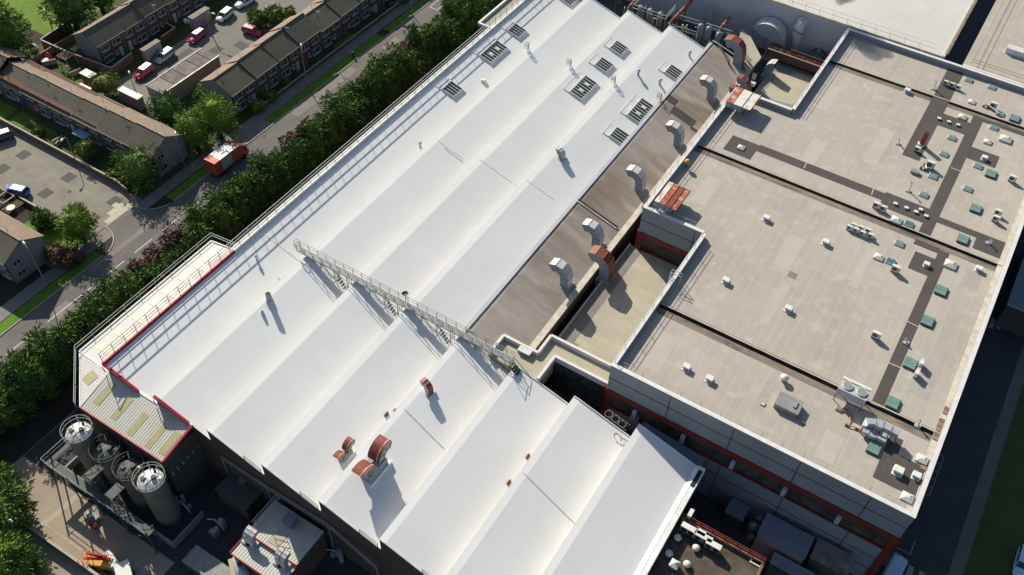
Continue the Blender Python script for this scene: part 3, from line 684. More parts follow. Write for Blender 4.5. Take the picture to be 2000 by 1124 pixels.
m=MB(); m.add([(-29.3,60.85,0),(-21.8,60.85,0),(-21.8,60.85,ZL),(-29.3,60.85,ZL)],[(0,1,2,3)]); m.build('window_wall','window_glass',link)
m=MB(); m.beam((-29.5,61,ZL-.25),(-21.8,61,ZL-.25),.2,.5)
for k in range(8): x=-29.3+k*1.05; m.beam((x,60.95,ZL-2.4),(x,60.95,ZL-.2),.12)
m.beam((-29.5,61,ZL-2.4),(-21.8,61,ZL-2.4),.2,.2); m.build('window_frame','red_steel',link)
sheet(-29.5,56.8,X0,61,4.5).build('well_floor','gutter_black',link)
mh=thing('rooflight_box','grey glazed box on the small cream link deck','rooflight',(*P(1026,689,ZL)[:2],ZL))
MB().cbox(0,0,0,1.6,1.0,.5).build('body','steel_grey',mh); MB().cbox(0,0,.5,1.7,1.1,.12).build('lid','duct_white',mh)
# ================================================================== BLOCKS AT THE TOP
top=thing('grey_clad_block','tall grey walled block with brilliant white roof at the top of the view','building',(-20,170,0),w=True)
ZT2=15.3; TX0,TX1,TY0=-75,-6.0,143.0
MB().prism([(TX0,TY0),(TX1,TY0),(TX1,330),(TX0,330)],0,ZT2-.02).build('wall','grey_wall',top)
sheet(TX0,TY0,TX1,330,ZT2).build('roof','dull_membrane',top)
m=MB(); m.beam((TX0,TY0,ZT2),(TX1,TY0,ZT2),.35,.5); m.beam((TX1,TY0,ZT2),(TX1,330,ZT2),.35,.5); m.build('coping','cream_coping',top)
m=MB(); 
for y in (.9,2.2): m.beam((TX0,TY0+y,ZT2+.5),(TX1-2,TY0+y,ZT2+.5),.04)
for k in range(28): m.beam((TX0+k*2.4,TY0+.9,ZT2),(TX0+k*2.4,TY0+.9,ZT2+1.0),.05)
m.build('rail','rail_white',top)
m=MB(); m.beam((TX1+.2,TY0+1,ZT2+.1),(TX1+.2,330,ZT2+.1),.5,.3); m.build('pipe','gutter_brown',top)
er=thing('far_grey_block','flat grey felt roof in the top right corner beyond the shaded slot','building',(20,170,0),w=True)
MB().prism([(-2.9,TY0),(80,TY0),(80,330),(-2.9,330)],0,ZT2-.6).build('wall','cladding',er)
sheet(-2.9,TY0,80,330,ZT2-.55).build('roof','flat_felt',er)
m=MB(); m.beam((-2.9,TY0,ZT2-.4),(80,TY0,ZT2-.4),.4,.7)
m.build('parapet','coping',er)
m=MB()
for y in (1.2,2.0): m.beam((-2,TY0+y,ZT2+.2),(60,TY0+y,ZT2+.2),.04); m.beam((-2.9+y,TY0+1,ZT2+.2),(-2.9+y,230,ZT2+.2),.04)
m.build('rail','steel_dark',er)
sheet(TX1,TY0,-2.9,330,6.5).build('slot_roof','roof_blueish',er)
t=thing('white_roof_unit','long white box on the far grey roof at the right edge of the view','roof unit',(*P(1990,108,ZT2-.5)[:2],ZT2-.55))
MB().cbox(0,0,0,4.2,1.3,.9).build('casing','unit_white',t); MB().cbox(0,0,.9,4.3,1.4,.1).build('lid','duct_white',t)
# right-hand eastern annex in shade
an=thing('shaded_annex','blue-grey low annex in the shade at the right edge','building',(20,112,0),w=True)
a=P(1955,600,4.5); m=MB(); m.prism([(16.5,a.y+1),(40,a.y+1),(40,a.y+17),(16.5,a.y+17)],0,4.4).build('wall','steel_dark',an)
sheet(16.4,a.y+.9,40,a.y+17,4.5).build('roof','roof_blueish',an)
m=MB(); m.beam((16.4,a.y+.9,4.55),(40,a.y+.9,4.55),.12); m.build('coping','cladding_pale',an)
# ================================================================== ROOF EQUIPMENT
def arc_duct(name, label, cat, loc, width, rad, thick, rise, sweep, rz, m_top, m_side, group=None, n=4, bent=True, every=1):
    """square gooseneck: rises from the roof, then bends over towards local -X; width runs along local Y"""
    t=thing(name,label,cat,loc,rz,group)
    w=width/2; pin=[]; pout=[]
    h=rise
    # centre line: base slightly leaning, then arc about (-rad,h)
    pout.append((thick/2+ (0.12 if bent else 0),-.8)); pin.append((-thick/2+(0.12 if bent else 0),-.8))
    pout.append((thick/2,h)); pin.append((-thick/2,h))
    for k in range(1,n+1):
        a=sweep*k/n; c,s_=math.cos(a),math.sin(a)
        pout.append((-rad+(rad+thick/2)*c,h+(rad+thick/2)*s_)); pin.append((-rad+(rad-thick/2)*c,h+(rad-thick/2)*s_))
    vs=[]; N=len(pout)
    for (x,z) in pout: vs += [(x,-w,z),(x,w,z)]
    for (x,z) in pin: vs += [(x,-w,z),(x,w,z)]
    o=2*N; top=MB(); side=MB()
    top.add(vs,[(2*k,2*k+1,2*k+3,2*k+2) for k in range(N-1)])
    side.add(vs,[(2*k,2*k+2,o+2*k+2,o+2*k) for k in range(N-1)]+[(2*k+1,o+2*k+1,o+2*k+3,2*k+3) for k in range(N-1)]+[(o+2*k,o+2*k+2,o+2*k+3,o+2*k+1) for k in range(N-1)])
    top.build('outer_skin',m_top,t); side.build('side_panel',m_side,t)
    fl=MB()
    for k in range(1,N,every):
        a,b=Vector((pout[k][0],0,pout[k][1])),Vector((pin[k][0],0,pin[k][1]))
        for yy in (-w-.02,w+.02): fl.beam((a.x,yy,a.z),(b.x,yy,b.z),.04)
        fl.beam((a.x,-w,a.z+.015),(a.x,w,a.z+.015),.045)
    fl.build('flange','steel_grey',t)
    op=MB(); a,b=pout[-1],pin[-1]; e=.1
    op.add([(a[0]+e*0,-w+.05,a[1]+.03),(a[0],w-.05,a[1]+.03),(b[0],w-.05,b[1]+.03),(b[0],-w+.05,b[1]+.03)],[(0,1,2,3)]); op.build('opening','black',t)
    bb=MB(); bb.box(-thick/2-.25,-w-.25,-.9,thick/2+.25,w+.25,.10); bb.build('upstand','galvanised',t)
    return t
def brown_at(px,py):
    z=9.6
    for _ in range(20):
        p=P(px,py,z); z+=.5*(zroof(p.x,5)-z)
    return P(px,py,z)
necks=[((1105,556),'duct_white','grey steel gooseneck duct with red patch on its white top, nearest the camera',1.0),
       ((1166,478),'duct_white','grey gooseneck duct with white bend, second along the brown roof from the camera',1.0),
       ((1249,371),'duct_white','grey gooseneck duct with white bend opposite the corner of the grey block',1.0),
       ((1324,283),'duct_white','grey gooseneck duct with white bend, fourth along the brown roof',1.0),
       ((1388,193),'duct_white','grey gooseneck duct with a vent cluster behind it near the brown roof end',1.0),
       ((1441,124),'oxide_red','large gooseneck duct with rusty red top at the far end of the brown roof',1.25)]
for (q,mm,lab,k) in necks:
    p=brown_at(*q); arc_duct('gooseneck_duct',lab,'duct',(p.x,p.y,p.z),1.35*k,1.3*k,1.2*k,1.6*k,math.radians(124),0,mm,'duct_bluegrey','gooseneck ducts on the brown roof')
p=P(1197,553,ZC); arc_duct('gooseneck_duct','big gooseneck duct with oxide red top standing on the cream roof','duct',(p.x-1.3,p.y+.3,ZC),1.7,1.45,1.45,2.3,math.radians(124),0,'oxide_red','duct_bluegrey','gooseneck ducts on the brown roof')
for q,lab in (((1428,196),'red curved duct just behind the white parapet by the rusty cowl'),((1440,176),'farther red curved duct behind the white parapet by the rusty cowl'),((1361,287),'red duct end peeping over the brown roof edge beside the parapet'),((1278,398),'red duct end below the white parapet corner of the grey block')):
    p=P(*q,9.6); hi = q[0]>1400
    arc_duct('wall_duct',lab,'duct',(-30.75 if hi else -31.0,p.y+(0 if hi else -.2),9.3 if hi else 7.9),1.3,1.2 if hi else .9,1.1,1.3 if hi else .6,math.radians(110),0,'oxide_red','duct_bluegrey','red ducts along the parapet wall')
# twin cowls: two bends back to back on one upstand
def twin_cowl(label, loc, s, mtop):
    t=thing('twin_cowl',label,'roof cowl',loc,0,'red twin cowls on the white roof')
    for sgn in (-1,1):
        w,r,th,h=.62*s,1.05*s,1.15*s,.9*s if sgn<0 else 1.3*s
        top=MB(); side=MB(); N=9; vs=[]
        y0=sgn*.12*s
        pts=[(sgn*.12*s, h)]
        for k in range(N+1):
            a=math.radians(112)*k/N; yo=y0+sgn*(1.35*s)*(1-math.cos(a)); zo=h+1.25*s*math.sin(a)
            yi=y0+sgn*(.85*s+ .5*s*(1-math.cos(a))); zi=h+.55*s*math.sin(a)*.8
            vs += [(-w,yo,zo),(w,yo,zo),(-w,yi,zi),(w,yi,zi)]
        tf_=[]; sf_=[]
        for k in range(N):
            b=4*k; tf_.append((b,b+1,b+5,b+4) if sgn<0 else (b,b+4,b+5,b+1)); sf_+=[(b,b+4,b+6,b+2),(b+1,b+3,b+7,b+5)]
        top.add(vs,tf_,0,True); side.add(vs,sf_)
        top.build('hood',mtop,t); side.build('side_panel','duct_bluegrey',t)
        bd=MB()
        for k in range(N):
            b=4*k
            for xx in (w*.55,): bd.beam((xx,vs[b][1],vs[b][2]+.02),(xx,vs[b+4][1],vs[b+4][2]+.02),.07*s,.03)
        bd.build('band','rusty_white',t)
        rb=MB()
        for k in (3,6,9): b=4*k; rb.beam((w+.02,vs[b][1],vs[b][2]),(w+.02,vs[b+2][1],vs[b+2][2]),.05)
        rb.build('rib','steel_dark',t)
    b=MB(); b.cbox(0,0,-1.0,1.3*s,2.3*s,1.0+.95*s); b.build('upstand','duct_bluegrey',t); b=MB(); b.cbox(0,0,-.6,1.7*s,2.9*s,.75); b.build('kerb','white_trim',t)
    return t
p=PR(676,893); twin_cowl('smaller twin red hooded cowl with white scrapes, left of the big one',(p.x-.2,p.y+.1,p.z),.72,'oxide_red')
p=PR(733,919); twin_cowl('big twin red hooded cowl throwing a long blue shadow down the white roof',(p.x-.2,p.y,p.z),1.28,'oxide_red')
p=PR(838,766); t=arc_duct('hooded_cowl','small red topped hooded cowl alone on the fifth white bay','roof cowl',(p.x,p.y,p.z),.75,.55,.7,.75,math.radians(125),math.radians(-12),'oxide_red','duct_white')
p=PR(1097,309); t=arc_duct('hooded_cowl','small white hooded cowl alone near the brown roof edge','roof cowl',(p.x,p.y,p.z),.8,.5,.75,.6,math.radians(115),math.radians(-12),'duct_white','duct_bluegrey')
def round_vent(name,label,loc,r,h,group=None,m1='duct_white',hat=True,m2='galvanised'):
    t=thing(name,label,'vent',loc,0,group)
    MB().cyl(0,0,-.5,h,r,n=14).build('pipe',m2,t)
    if hat: MB().lathe(0,0,[(r*1.5,h+.02),(r*1.7,h+.12),(r*1.2,h+.3),(.01,h+.42)],14).build('cap',m1,t)
    else: MB().cyl(0,0,h-.02,h+.02,r*.85,n=14).build('mouth','black',t); MB().lathe(0,0,[(r*1.35,-.3),(r*1.35,.35),(r,.42)],14).build('flashing','galvanised',t)
    return t
p=PR(527.4,590); round_vent('chimney_pipe','grey open-topped flue pipe with a long shadow on the second white bay',(p.x,p.y,p.z),.36,1.55,hat=False,m2='duct_bluegrey')
p=PR(513.5,614); round_vent('vent_pipe','short vent pipe with white lip beside the grey flue',(p.x,p.y,p.z),.16,.55,hat=False)
for q,lab,k in (((821,288),'dark capped vent pipe standing on a ridge of the second bay',.9),((1246,147),'white capped vent with blue shadow on the fourth bay',1.0),((1288,165),'white capped vent lower down near the brown roof edge',1.0),((1346,110),'white capped vent nearest the far end of the hall',.95),((502,508),'thin twin flue beside the left guard rail shadow',.7)):
    p=PR(*q); round_vent('capped_vent',lab,(p.x,p.y,p.z),.2*k,.75*k,'capped vents on the white roof')
for q,lab in (((945,160),'little white box lying on the first bay below the rooflights'),((1031,893),'small brown metal bracket on the sixth ridge'),((994,944),'small brown metal bracket farther down the sixth ridge'),((755,811),'small grey fixing beside the mooring ring'),):
    p=PR(*q); t=thing('roof_box' if 'white' in lab else 'roof_bracket',lab,'box' if 'white' in lab else 'bracket',(p.x,p.y,p.z))
    b=MB()
    if 'white' in lab: b.cbox(0,0,-.2,.8,.6,.6); b.cbox(.1,0,.4,.5,.5,.06)
    else: b.cbox(0,0,-.1,.3,.55,.3); b.beam((0,-.3,.2),(0,.3,.35),.1)
    b.build('casing','unit_white' if 'white' in lab else 'oxide_red' if 'brown' in lab else 'steel_dark',t)
p=PR(772,803); t=thing('mooring_ring','small dark ring standing on the ridge of the fifth bay','ring',(p.x,p.y,p.z+.1)); MB().ring((0,0,0),.22,.09,12).build('ring','steel_grey',t); MB().cbox(0,0,-.2,.3,.3,.12).build('base_plate','steel_grey',t)
p=PR(546,552); t=thing('roof_aerial','thin pole with stays on the second ridge near the walkway end','aerial',(p.x,p.y,p.z))
b=MB(); b.beam((0,0,0),(0,0,1.0),.05); b.beam((.3,0,0),(.3,0,.8),.04); b.beam((0,0,.7),(.3,0,.6),.03); b.build('pole','steel_grey',t)
# caged ladders over the ridges
def caged(label, loc, h=1.5, r=.36, rz=0):
    t=thing('caged_ladder',label,'ladder',loc,rz,'caged ladders over the ridges'); m=MB()
    for s_ in (-.22,.22): m.beam((.0,s_,-2.2),(0,s_,h),.05)
    for k in range(int((h+2.2)/.3)): m.beam((0,-.22,-2.1+k*.3),(0,.22,-2.1+k*.3),.035)
    m.build('ladder','steel_grey',t); m=MB()
    for z in (h-.8,h-.4,h): m.ring((-.35,0,z),r,.045,12)
    for k in range(6): a=2*math.pi*k/6; m.beam((-.35+r*math.cos(a),r*math.sin(a),h-.8),(-.35+r*math.cos(a),r*math.sin(a),h),.035)
    m.build('cage','steel_grey',t); return t
for k,(q,lab) in enumerate((((1023,95),'caged ladder on the ridge beside the left rooflights'),((1107,128),'caged ladder above the double rooflight of the third bay'),((1194,161),'caged ladder below the single rooflights of the third bay'),((1285,195),'caged ladder at the brown roof edge'))):
    p=P(*q,ZR); x=XR+round((p.x-XR)/PI_)*PI_; caged(lab,(x-.1,p.y,ZR),1.2)
# access walkway over the ridges
wk=thing('roof_walkway','long galvanised lattice walkway stepping across four ridges of the white roof','walkway',(-48,57,11.5),w=True)
WX0,WX1,WY,WZ=XR+PI_-1.3,-32.6,YM+.1,ZR+.55
m=MB(); x=WX0
while x<WX1: m.box(x,WY-.33,WZ-.03,x+.86,WY+.33,WZ); x+=.9
m.build('deck','steel_grey',wk)
m=MB()
for s_ in (-.4,.4):
    m.beam((WX0,WY+s_,WZ-.08),(WX1,WY+s_,WZ-.08),.08,.14)
m.build('stringer','rail_white',wk)
for s_ in (-.4,.4):
    m=MB()
    for h in (.55,1.05): m.beam((WX0,WY+s_,WZ+h),(WX1,WY+s_,WZ+h),.05)
    x=WX0
    while x<WX1: m.beam((x,WY+s_,WZ-.1),(x,WY+s_,WZ+1.05),.055); x+=1.45
    m.build('hand_rail','steel_grey',wk)
m=MB()
for i in range(1,5):
    xr=XR+i*PI_
    for t_ in (.05,.32,.6,.86):
        x=xr+PI_*t_; zr=zroof(x)
        if x>WX1: break
        for s_ in (-.4,.4): m.beam((x,WY+s_,zr),(x,WY+s_,WZ-.1),.07)
        m.beam((x,WY-.4,zr+.15),(x,WY+.4,WZ-.15),.05)
    for s_ in (-.4,.4):
        pts=[(xr+PI_*t_, zroof(xr+PI_*min(t_,.995))) for t_ in (.05,.32,.6,.86)]
        for (a,za),(b,zb_) in zip(pts,pts[1:]):
            if b<WX1: m.beam((a,WY+s_,WZ-.15),(b,WY+s_,zb_+.1),.05)
        a,b=xr+PI_*.45,xr+PI_*.93
        if b<WX1: m.beam((a,WY+s_-.5,zroof(a)+.9),(b,WY+s_-.5,zroof(b)+.9),.045); m.beam((b,WY+s_-.5,zroof(b)),(b,WY+s_-.5,zroof(b)+1),.045)
m.build('support_frame','steel_grey',wk)
m=MB()
for i in range(2,5):
    x=XR+i*PI_-2.4
    for k in range(5): m.box(x+k*.25,WY-1.1,WZ-.35*k-.5,x+k*.25+.22,WY-.45,WZ-.35*k-.46)
m.build('step','steel_grey',wk)
m=MB(); m.ring((WX0-.2,WY,WZ+1.2),.4,.045); m.ring((WX0-.2,WY,WZ+.7),.4,.045); 
for k in range(6): a=math.pi*k/3; m.beam((WX0-.2+.4*math.cos(a),WY+.4*math.sin(a),WZ-.2),(WX0-.2+.4*math.cos(a),WY+.4*math.sin(a),WZ+1.2),.035)
m.build('cage','steel_grey',wk)
p=P(787,580,WZ+1.2); t=thing('satellite_dish','small dark dish on a pole beside the walkway','dish',(p.x,WY+.5,WZ-1.0)); MB().beam((0,0,0),(0,0,2.2),.06).build('pole','steel_dark',t); MB().lathe(0,0,[(.01,2.2),(.3,2.24),(.42,2.36)],14).build('dish','steel_dark',t)
p=P(914,648,WZ+.6); t=thing('sign_frame','small metal frame standing by the walkway at the brown roof corner','frame',(p.x,WY+.8,ZR-.3)); MB().box(-.5,-.04,.7,.5,.04,1.1).beam((-.45,0,0),(-.45,0,.8),.05).beam((.45,0,0),(.45,0,.8),.05).build('frame','steel_grey',t)
# stair tower at the walkway end
st=thing('access_stair','small steel stair with open treads stepping down from the walkway end','stair',(WX1+.4,WY-.2,ZL),w=True)
m=MB()
for k in range(7): m.box(WX1+k*.32,WY-1.1,WZ+.2-k*.28,WX1+k*.32+.28,WY-.3,WZ+.24-k*.28)
m.build('tread','steel_dark',st); m=MB()
for s_ in (-1.12,-.28): m.beam((WX1,WY+s_,WZ+.15),(WX1+2.3,WY+s_,WZ-1.8),.07,.2); m.beam((WX1,WY+s_,WZ+1.2),(WX1+2.3,WY+s_,WZ-.8),.05); m.beam((WX1,WY+s_,WZ),(WX1,WY+s_,WZ+1.2),.05); m.beam((WX1+2.3,WY+s_,WZ-1.9),(WX1+2.3,WY+s_,WZ-.8),.05)
m.build('stringer','steel_dark',st)

# ---- equipment on the flat grey roof
used={}
def glass_small(mg):
    t=thing('glass_rooflight','','rooflight',(0,0,0)); MB().cbox(0,0,0,1.5,1.2,.30).build('kerb','dome_plastic',t); MB().cbox(0,0,.30,1.34,1.04,.10,taper=.92).build('glazing',mg,t); return t
def glass_big():
    t=thing('glass_rooflight','','rooflight',(0,0,0)); MB().cbox(0,0,0,1.75,2.05,.36).build('kerb','steel_dark',t)
    for y in (-.49,.49):
        g=MB(); g.cbox(0,y,.36,1.6,.92,.10,taper=.95); g.build('pane','teal_glass',t)
    MB().cbox(0,0,.36,1.7,.07,.13).build('glazing_bar','steel_grey',t); MB().cbox(.62,-.25,.44,.16,.16,.1).build('catch','yellow_paint',t); return t
def pyramid(s_):
    t=thing('dome_rooflight','','rooflight',(0,0,0)); MB().cbox(0,0,0,1.5*s_,1.35*s_,.32).build('kerb','unit_beige',t); MB().cbox(0,0,.32,1.4*s_,1.25*s_,.30*s_,taper=.35).build('dome','dome_plastic',t); return t
def cap():
    t=thing('cap_vent','','vent',(0,0,0)); MB().cbox(0,0,0,.34,.34,.30).build('neck','steel_dark',t); MB().cbox(0,0,.30,.72,.6,.12,taper=.85).build('cap','unit_white',t); return t
def hat():
    t=thing('square_cowl','','roof cowl',(0,0,0)); MB().cbox(0,0,0,1.15,1.15,.12).build('flashing','coping',t); MB().cbox(0,0,.12,.75,.75,.55).build('neck','duct_bluegrey',t); MB().cbox(0,0,.62,1.15,1.0,.28,taper=.85).build('hood','unit_white',t); return t
def acu():
    t=thing('condenser_unit','','air conditioner',(0,0,0)); c=MB().box(-.48,-.19,.25,.48,.19,1.15).build('casing','unit_white',t)
    g=MB(); g.tube([(-.12,-.20,.7),(-.12,-.215,.7)],.30,16); g.build('fan_grille','steel_dark',t)
    f=MB(); f.box(-.42,-.2,0,-.34,.2,.25); f.box(.34,-.2,0,.42,.2,.25); f.build('foot','steel_dark',t); MB().box(.3,-.22,.32,.49,.21,1.17).build('side_cover','unit_beige',t); return t
def row(protofn, items, rz=0, group=None, z=None):
    pr=protofn(); first=True
    for it in items:
        q,lab=it[0],it[1]; a=it[2] if len(it)>2 else rz; sc=it[3] if len(it)>3 else 1.0
        o=pr if first else copy_tree(pr); first=False
        p=P(*q,(z if z is not None else ZF)+.25); o.location=(p.x,p.y,z if z is not None else ZF); o.rotation_euler=(0,0,a); sc*=.80; o.scale=(sc,sc,sc*.85); o['label']=lab
        if group: o['group']=group
GRP='small glass rooflights on the flat roof'
row(lambda:glass_small('teal_glass'),[((1757.6,474.5),'small teal rooflight alone below the row of condensers'),((1805,379),'small teal rooflight beside the tall white stand'),((1823,343),'small teal rooflight tucked against the big condenser'),((1844.4,299.5),'small teal rooflight between two dark walkways near the red flue'),((1860,268),'small teal rooflight boxed in by walkways, under three caps'),((1893,155),'small teal rooflight nearest the far parapet'),((1938,169),'small teal rooflight second from the far parapet corner'),((1954,221),'small teal rooflight at the end of the pipe-laden condenser'),((1942,248),'small teal rooflight by the walkway below the far gutter'),((1911,323),'small teal rooflight touching the square of dark felt'),((1891,367.5),'small teal rooflight between the main walkway and the roof middle')],group=GRP)
row(lambda:glass_small('blue_glass'),[((1776,436.5),'dark blue-green rooflight beside a white dome above the middle gutter'),((1740,509.5),'dark blue-green rooflight beside a white dome below the middle gutter')],group=GRP)
row(glass_big,[((1983,231),'two-pane green rooflight at the right frame edge'),((1936.5,339),'two-pane green rooflight right of the dark felt square'),((1907,407),'two-pane green rooflight in the middle of the far section'),((1881.7,467),'two-pane green rooflight just above the middle gutter'),((1839,567),'two-pane green rooflight right of the walkway, upper one'),((1812.5,627),'two-pane green rooflight right of the walkway, middle one'),((1779,710),'two-pane green rooflight with condensers at its side'),((1745,787),'two-pane green rooflight right of the walkway just above the near gutter'),((1708,875),'two-pane green rooflight below the near gutter by the silver duct')],group='two-pane glass rooflights on the flat roof')
row(lambda:pyramid(1),[((1899,198),'small pale dome rooflight near the far parapet',0,.85),((1880.5,227.5),'wide pale dome rooflight boxed in by dark walkways'),((1930,276),'small pale dome rooflight left of a larger one',0,.9),((1964.5,271),'largest pale dome rooflight near the right edge',0,1.35),((1751,429),'rounded pale dome rooflight just above the middle gutter',0,1.15),((1717,501),'pale dome rooflight beside a dark blue-green one below the gutter',0,1.0),((1857,516),'large yellowish dome rooflight at the walkway below the gutter',0,1.25),((1448,287),'yellowish dome rooflight on the square end of the dark walkway',0,.85),((1801.5,896),'pale dome rooflight near the right parapet in the front section'),((1772.5,970.5),'pale pyramid rooflight in the front corner of the roof',0,1.0)],group='pale dome rooflights on the flat roof')
row(cap,[((1835,231),'white cap vent, leftmost of three on the far dark walkway'),((1854,237.5),'white cap vent, middle of three on the far dark walkway'),((1872,243.5),'white cap vent, rightmost of three on the far dark walkway'),((1749.6,397.5),'white cap vent, leftmost on the wide dark walkway'),((1771,405.5),'white cap vent, second on the wide dark walkway'),((1789.6,413.5),'white cap vent, third on the wide dark walkway'),((1799,409),'pinkish cap vent behind the third white one'),((1809.7,421.5),'pale round-looking cap vent at the walkway crossing'),((1667,395),'lone small cap on the open roof')][:8],group='cap vents on the dark walkways')
row(hat,[((1497,427),'white square cowl alone left of centre on the middle section'),((1613,474),'white square cowl right of centre on the middle section'),((1418,549),'white square cowl near the left parapet of the middle section'),((1540,604),'white square cowl near the felt patch'),((1341,718),'white square cowl, left of two on the front section'),((1386,741),'white square cowl, right of two on the front section'),((1772,178),'white square cowl beside the far gutter')],group='white square cowls on the flat roof')
row(hat,[((1912,526),'low white box vent below the right end of the middle gutter',0,.95),((1810,517),'white box vent on the square of dark felt by the main walkway',0,.85),((1923,309),'white box vent on the dark felt square near the right',0,.9),((1754,921),'large white box vent on the front dark walkway',0,1.2),((1790,930),'smaller white box vent next to the right parapet',0,1.0)],group='white box vents')
row(acu,[((1659,447),'condenser unit, front row first in the line above the middle section',R90*0),((1671,452),'condenser unit, second in the front line'),((1684,458),'condenser unit, third in the front line'),((1700,463),'condenser unit, last in the front line'),((1667,443),'condenser unit, first in the back line'),((1681,448),'condenser unit, second in the back line'),((1695,453),'condenser unit, last in the back line')],rz=0,group='condenser units in a double line')
row(acu,[((1711,404),'single condenser above the middle gutter, left of two',0,1.25),((1724,410),'single condenser above the middle gutter, right of two',0,1.2),((1748,529),'lone condenser below the dark blue-green rooflight',0,1.4),((1847,164),'condenser, left of three by the far walkway',0,1.0),((1859,168),'condenser, middle of three by the far walkway',0,1.0),((1871,172.5),'condenser, right of three by the far walkway',0,1.0),((1710,658),'lone tall condenser on the open middle section',0,1.35),((1976,352),'lone condenser at the right edge of the far section',0,1.3),((1948,418),'condenser, upper of two near the right parapet',0,1.2),((1944,430),'condenser, lower of two near the right parapet',0,1.2),((1798,713),'condenser beside the two-pane rooflight, upper',R90,1.25),((1789,732),'condenser beside the two-pane rooflight, lower',R90,1.25),((1816,326),'big condenser with pipework behind the near teal rooflight',0,1.5),((1939,209),'condenser with long pipe next to a teal rooflight',0,1.3),((1791,294),'condenser at the foot of the rusty red flue',0,1.1),((1687,833),'condenser close to the twin fan cooler',R90,1.4)],group='single condenser units on the flat roof')
# odd items
def pipes(label, pts_px, z, r, m, name='pipe_run', cat='pipe'):
    pts=[Vector(P(*q,z)) for q in pts_px]; t=thing(name,label,cat,(pts[0].x,pts[0].y,ZF))
    loc=[v-Vector((pts[0].x,pts[0].y,ZF)) for v in pts]
    MB().tube(loc,r,8).build('pipe',m,t); b=MB()
    for v in loc: b.cbox(v.x,v.y,0,.3,.3,max(.05,v.z-r))
    b.build('support','steel_dark',t); return t
pipes('thick silver pipe beside the condenser near the far right',[(1922,205),(1931,207),(1942,214),(1951,222)],ZF+.35,.16,'galvanised')
pipes('pipe cluster left of the big condenser',[(1800,326),(1806,318),(1810,330)],ZF+.4,.14,'galvanised')
p=P(1799,284,ZF); t=round_vent('red_flue','rusty red round flue standing on the end of a dark walkway',(p.x,p.y,ZF),.42,2.2,hat=False,m2='oxide_red')
p=P(1786,338,ZF); t=thing('pallet_box','small weathered box left of the big condenser','box',(p.x,p.y,ZF)); MB().cbox(0,0,0,1.1,.7,.35).build('box','aged_steel',t); MB().cbox(0,0,.35,1.2,.8,.06).build('lid','steel_grey',t)
for q,lab,h in (((1775,372),'tall white stand with aerial above the wide dark walkway',1.7),((1755,280),'small white stand near the left end of the red flue walkway',.9),((1770,669),'tiny white stand on the main walkway',.7),((1824,173),'white aerial stand beside the far gutter',1.5),((1931,474),'grey swan neck stand on the right felt square',1.2),((1793,831),'grey swan neck vent above the near gutter',1.2),((1799,108),'white bracket cluster on the far parapet',.9)):
    p=P(*q,ZF+.2); t=thing('roof_stand',lab,'stand',(p.x,p.y,ZF),0,'small stands on the flat roof')
    MB().cbox(0,0,0,.7,.5,.14).build('base','galvanised',t); b=MB(); b.tube([(0,0,.1),(0,0,h*.8),(-.12,0,h),(-.34,0,h*.95)],.09,8); b.beam((0,0,.1),(.3,.2,h*.5),.05); b.build('pole','duct_white',t)
p=P(1530,744,ZF); round_vent('dome_vent','round white domed vent in the front section',(p.x,p.y,ZF),.30,.55,m1='unit_white')
p=P(1538,795,ZF); t=thing('roof_hatch','big grey steel housing with louvre on the front section','roof unit',(p.x,p.y,ZF)); MB().cbox(0,0,0,2.7,1.9,.75).build('casing','aged_steel',t); MB().cbox(0,0,.75,2.8,2.0,.05).build('lid','steel_grey',t); MB().cbox(.7,.1,.8,.35,.9,.14).build('handle','aged_steel',t)
p=P(1490,790,ZF); t=thing('drain_box','tiny square drain cover left of the big grey housing','drain',(p.x,p.y,ZF)); MB().cbox(0,0,0,.55,.5,.09).build('frame','steel_grey',t); MB().cbox(0,0,.09,.35,.3,.02).build('cover','dome_plastic',t)
pipes('bent pipe stub below the big grey housing',[(1556,813),(1570,827)],ZF+.15,.06,'rust')
# twin fan cooler and ducts by the near gutter
p=P(1660,778,ZF+.6); t=thing('twin_fan_cooler','grey twin fan cooler on tall legs astride the near gutter','roof unit',(p.x,p.y,ZF))
MB().box(-1.6,-.75,1.1,1.6,.75,2.2).build('casing','cladding_pale',t)
for x in (-.8,.8):
    f=MB().cyl(x,.1,2.2,2.38,.58,n=18).build('fan_ring','dome_plastic',t); MB().cyl(x,.1,2.385,2.40,.5,n=18).build('fan','steel_grey',t)
b=MB()
for x in (-1.5,1.5):
    for y in (-.7,.7): b.beam((x,y,0),(x,y,1.1),.09)
b.build('leg','steel_dark',t); b=MB(); b.box(-1.6,.8,1.9,1.6,1.15,2.3); b.build('header','unit_white',t)
def boxduct(label, pts_px, w, h, z0, m, name='silver_duct'):
    pts=[P(*q,z0+h) for q in pts_px]; o=pts[0]; t=thing(name,label,'duct',(o.x,o.y,ZF)); 
    for k,(a,b_) in enumerate(zip(pts,pts[1:])):
        ww=w*(1.35 if k==1 else 1.0); a2,b2=a-Vector((o.x,o.y,ZF)),b_-Vector((o.x,o.y,ZF)); a2.z=b2.z=z0-ZF+h/2
        MB().beam(a2,b2,ww,h).build('section',m,t)
        f=MB(); d=(b2-a2).normalized(); f.beam(b2-d*.04,b2+d*.02,ww+.12,h+.12); f.build('flange','steel_grey',t)
    b=MB()
    for v in pts: b.beam((v.x-o.x,v.y-o.y,0),(v.x-o.x,v.y-o.y,z0-ZF+.1),.1)
    b.build('leg','steel_dark',t); return t
boxduct('long pale silver box duct raised beside the near gutter',[(1696,822),(1712,824),(1726,830),(1742,838),(1757,846)],.75,.7,ZF+.9,'galvanised')
boxduct('shorter silver duct with elbows in front of the long one',[(1686,839),(1698,844),(1712,850),(1731,860)],.6,.5,ZF+.35,'galvanised')
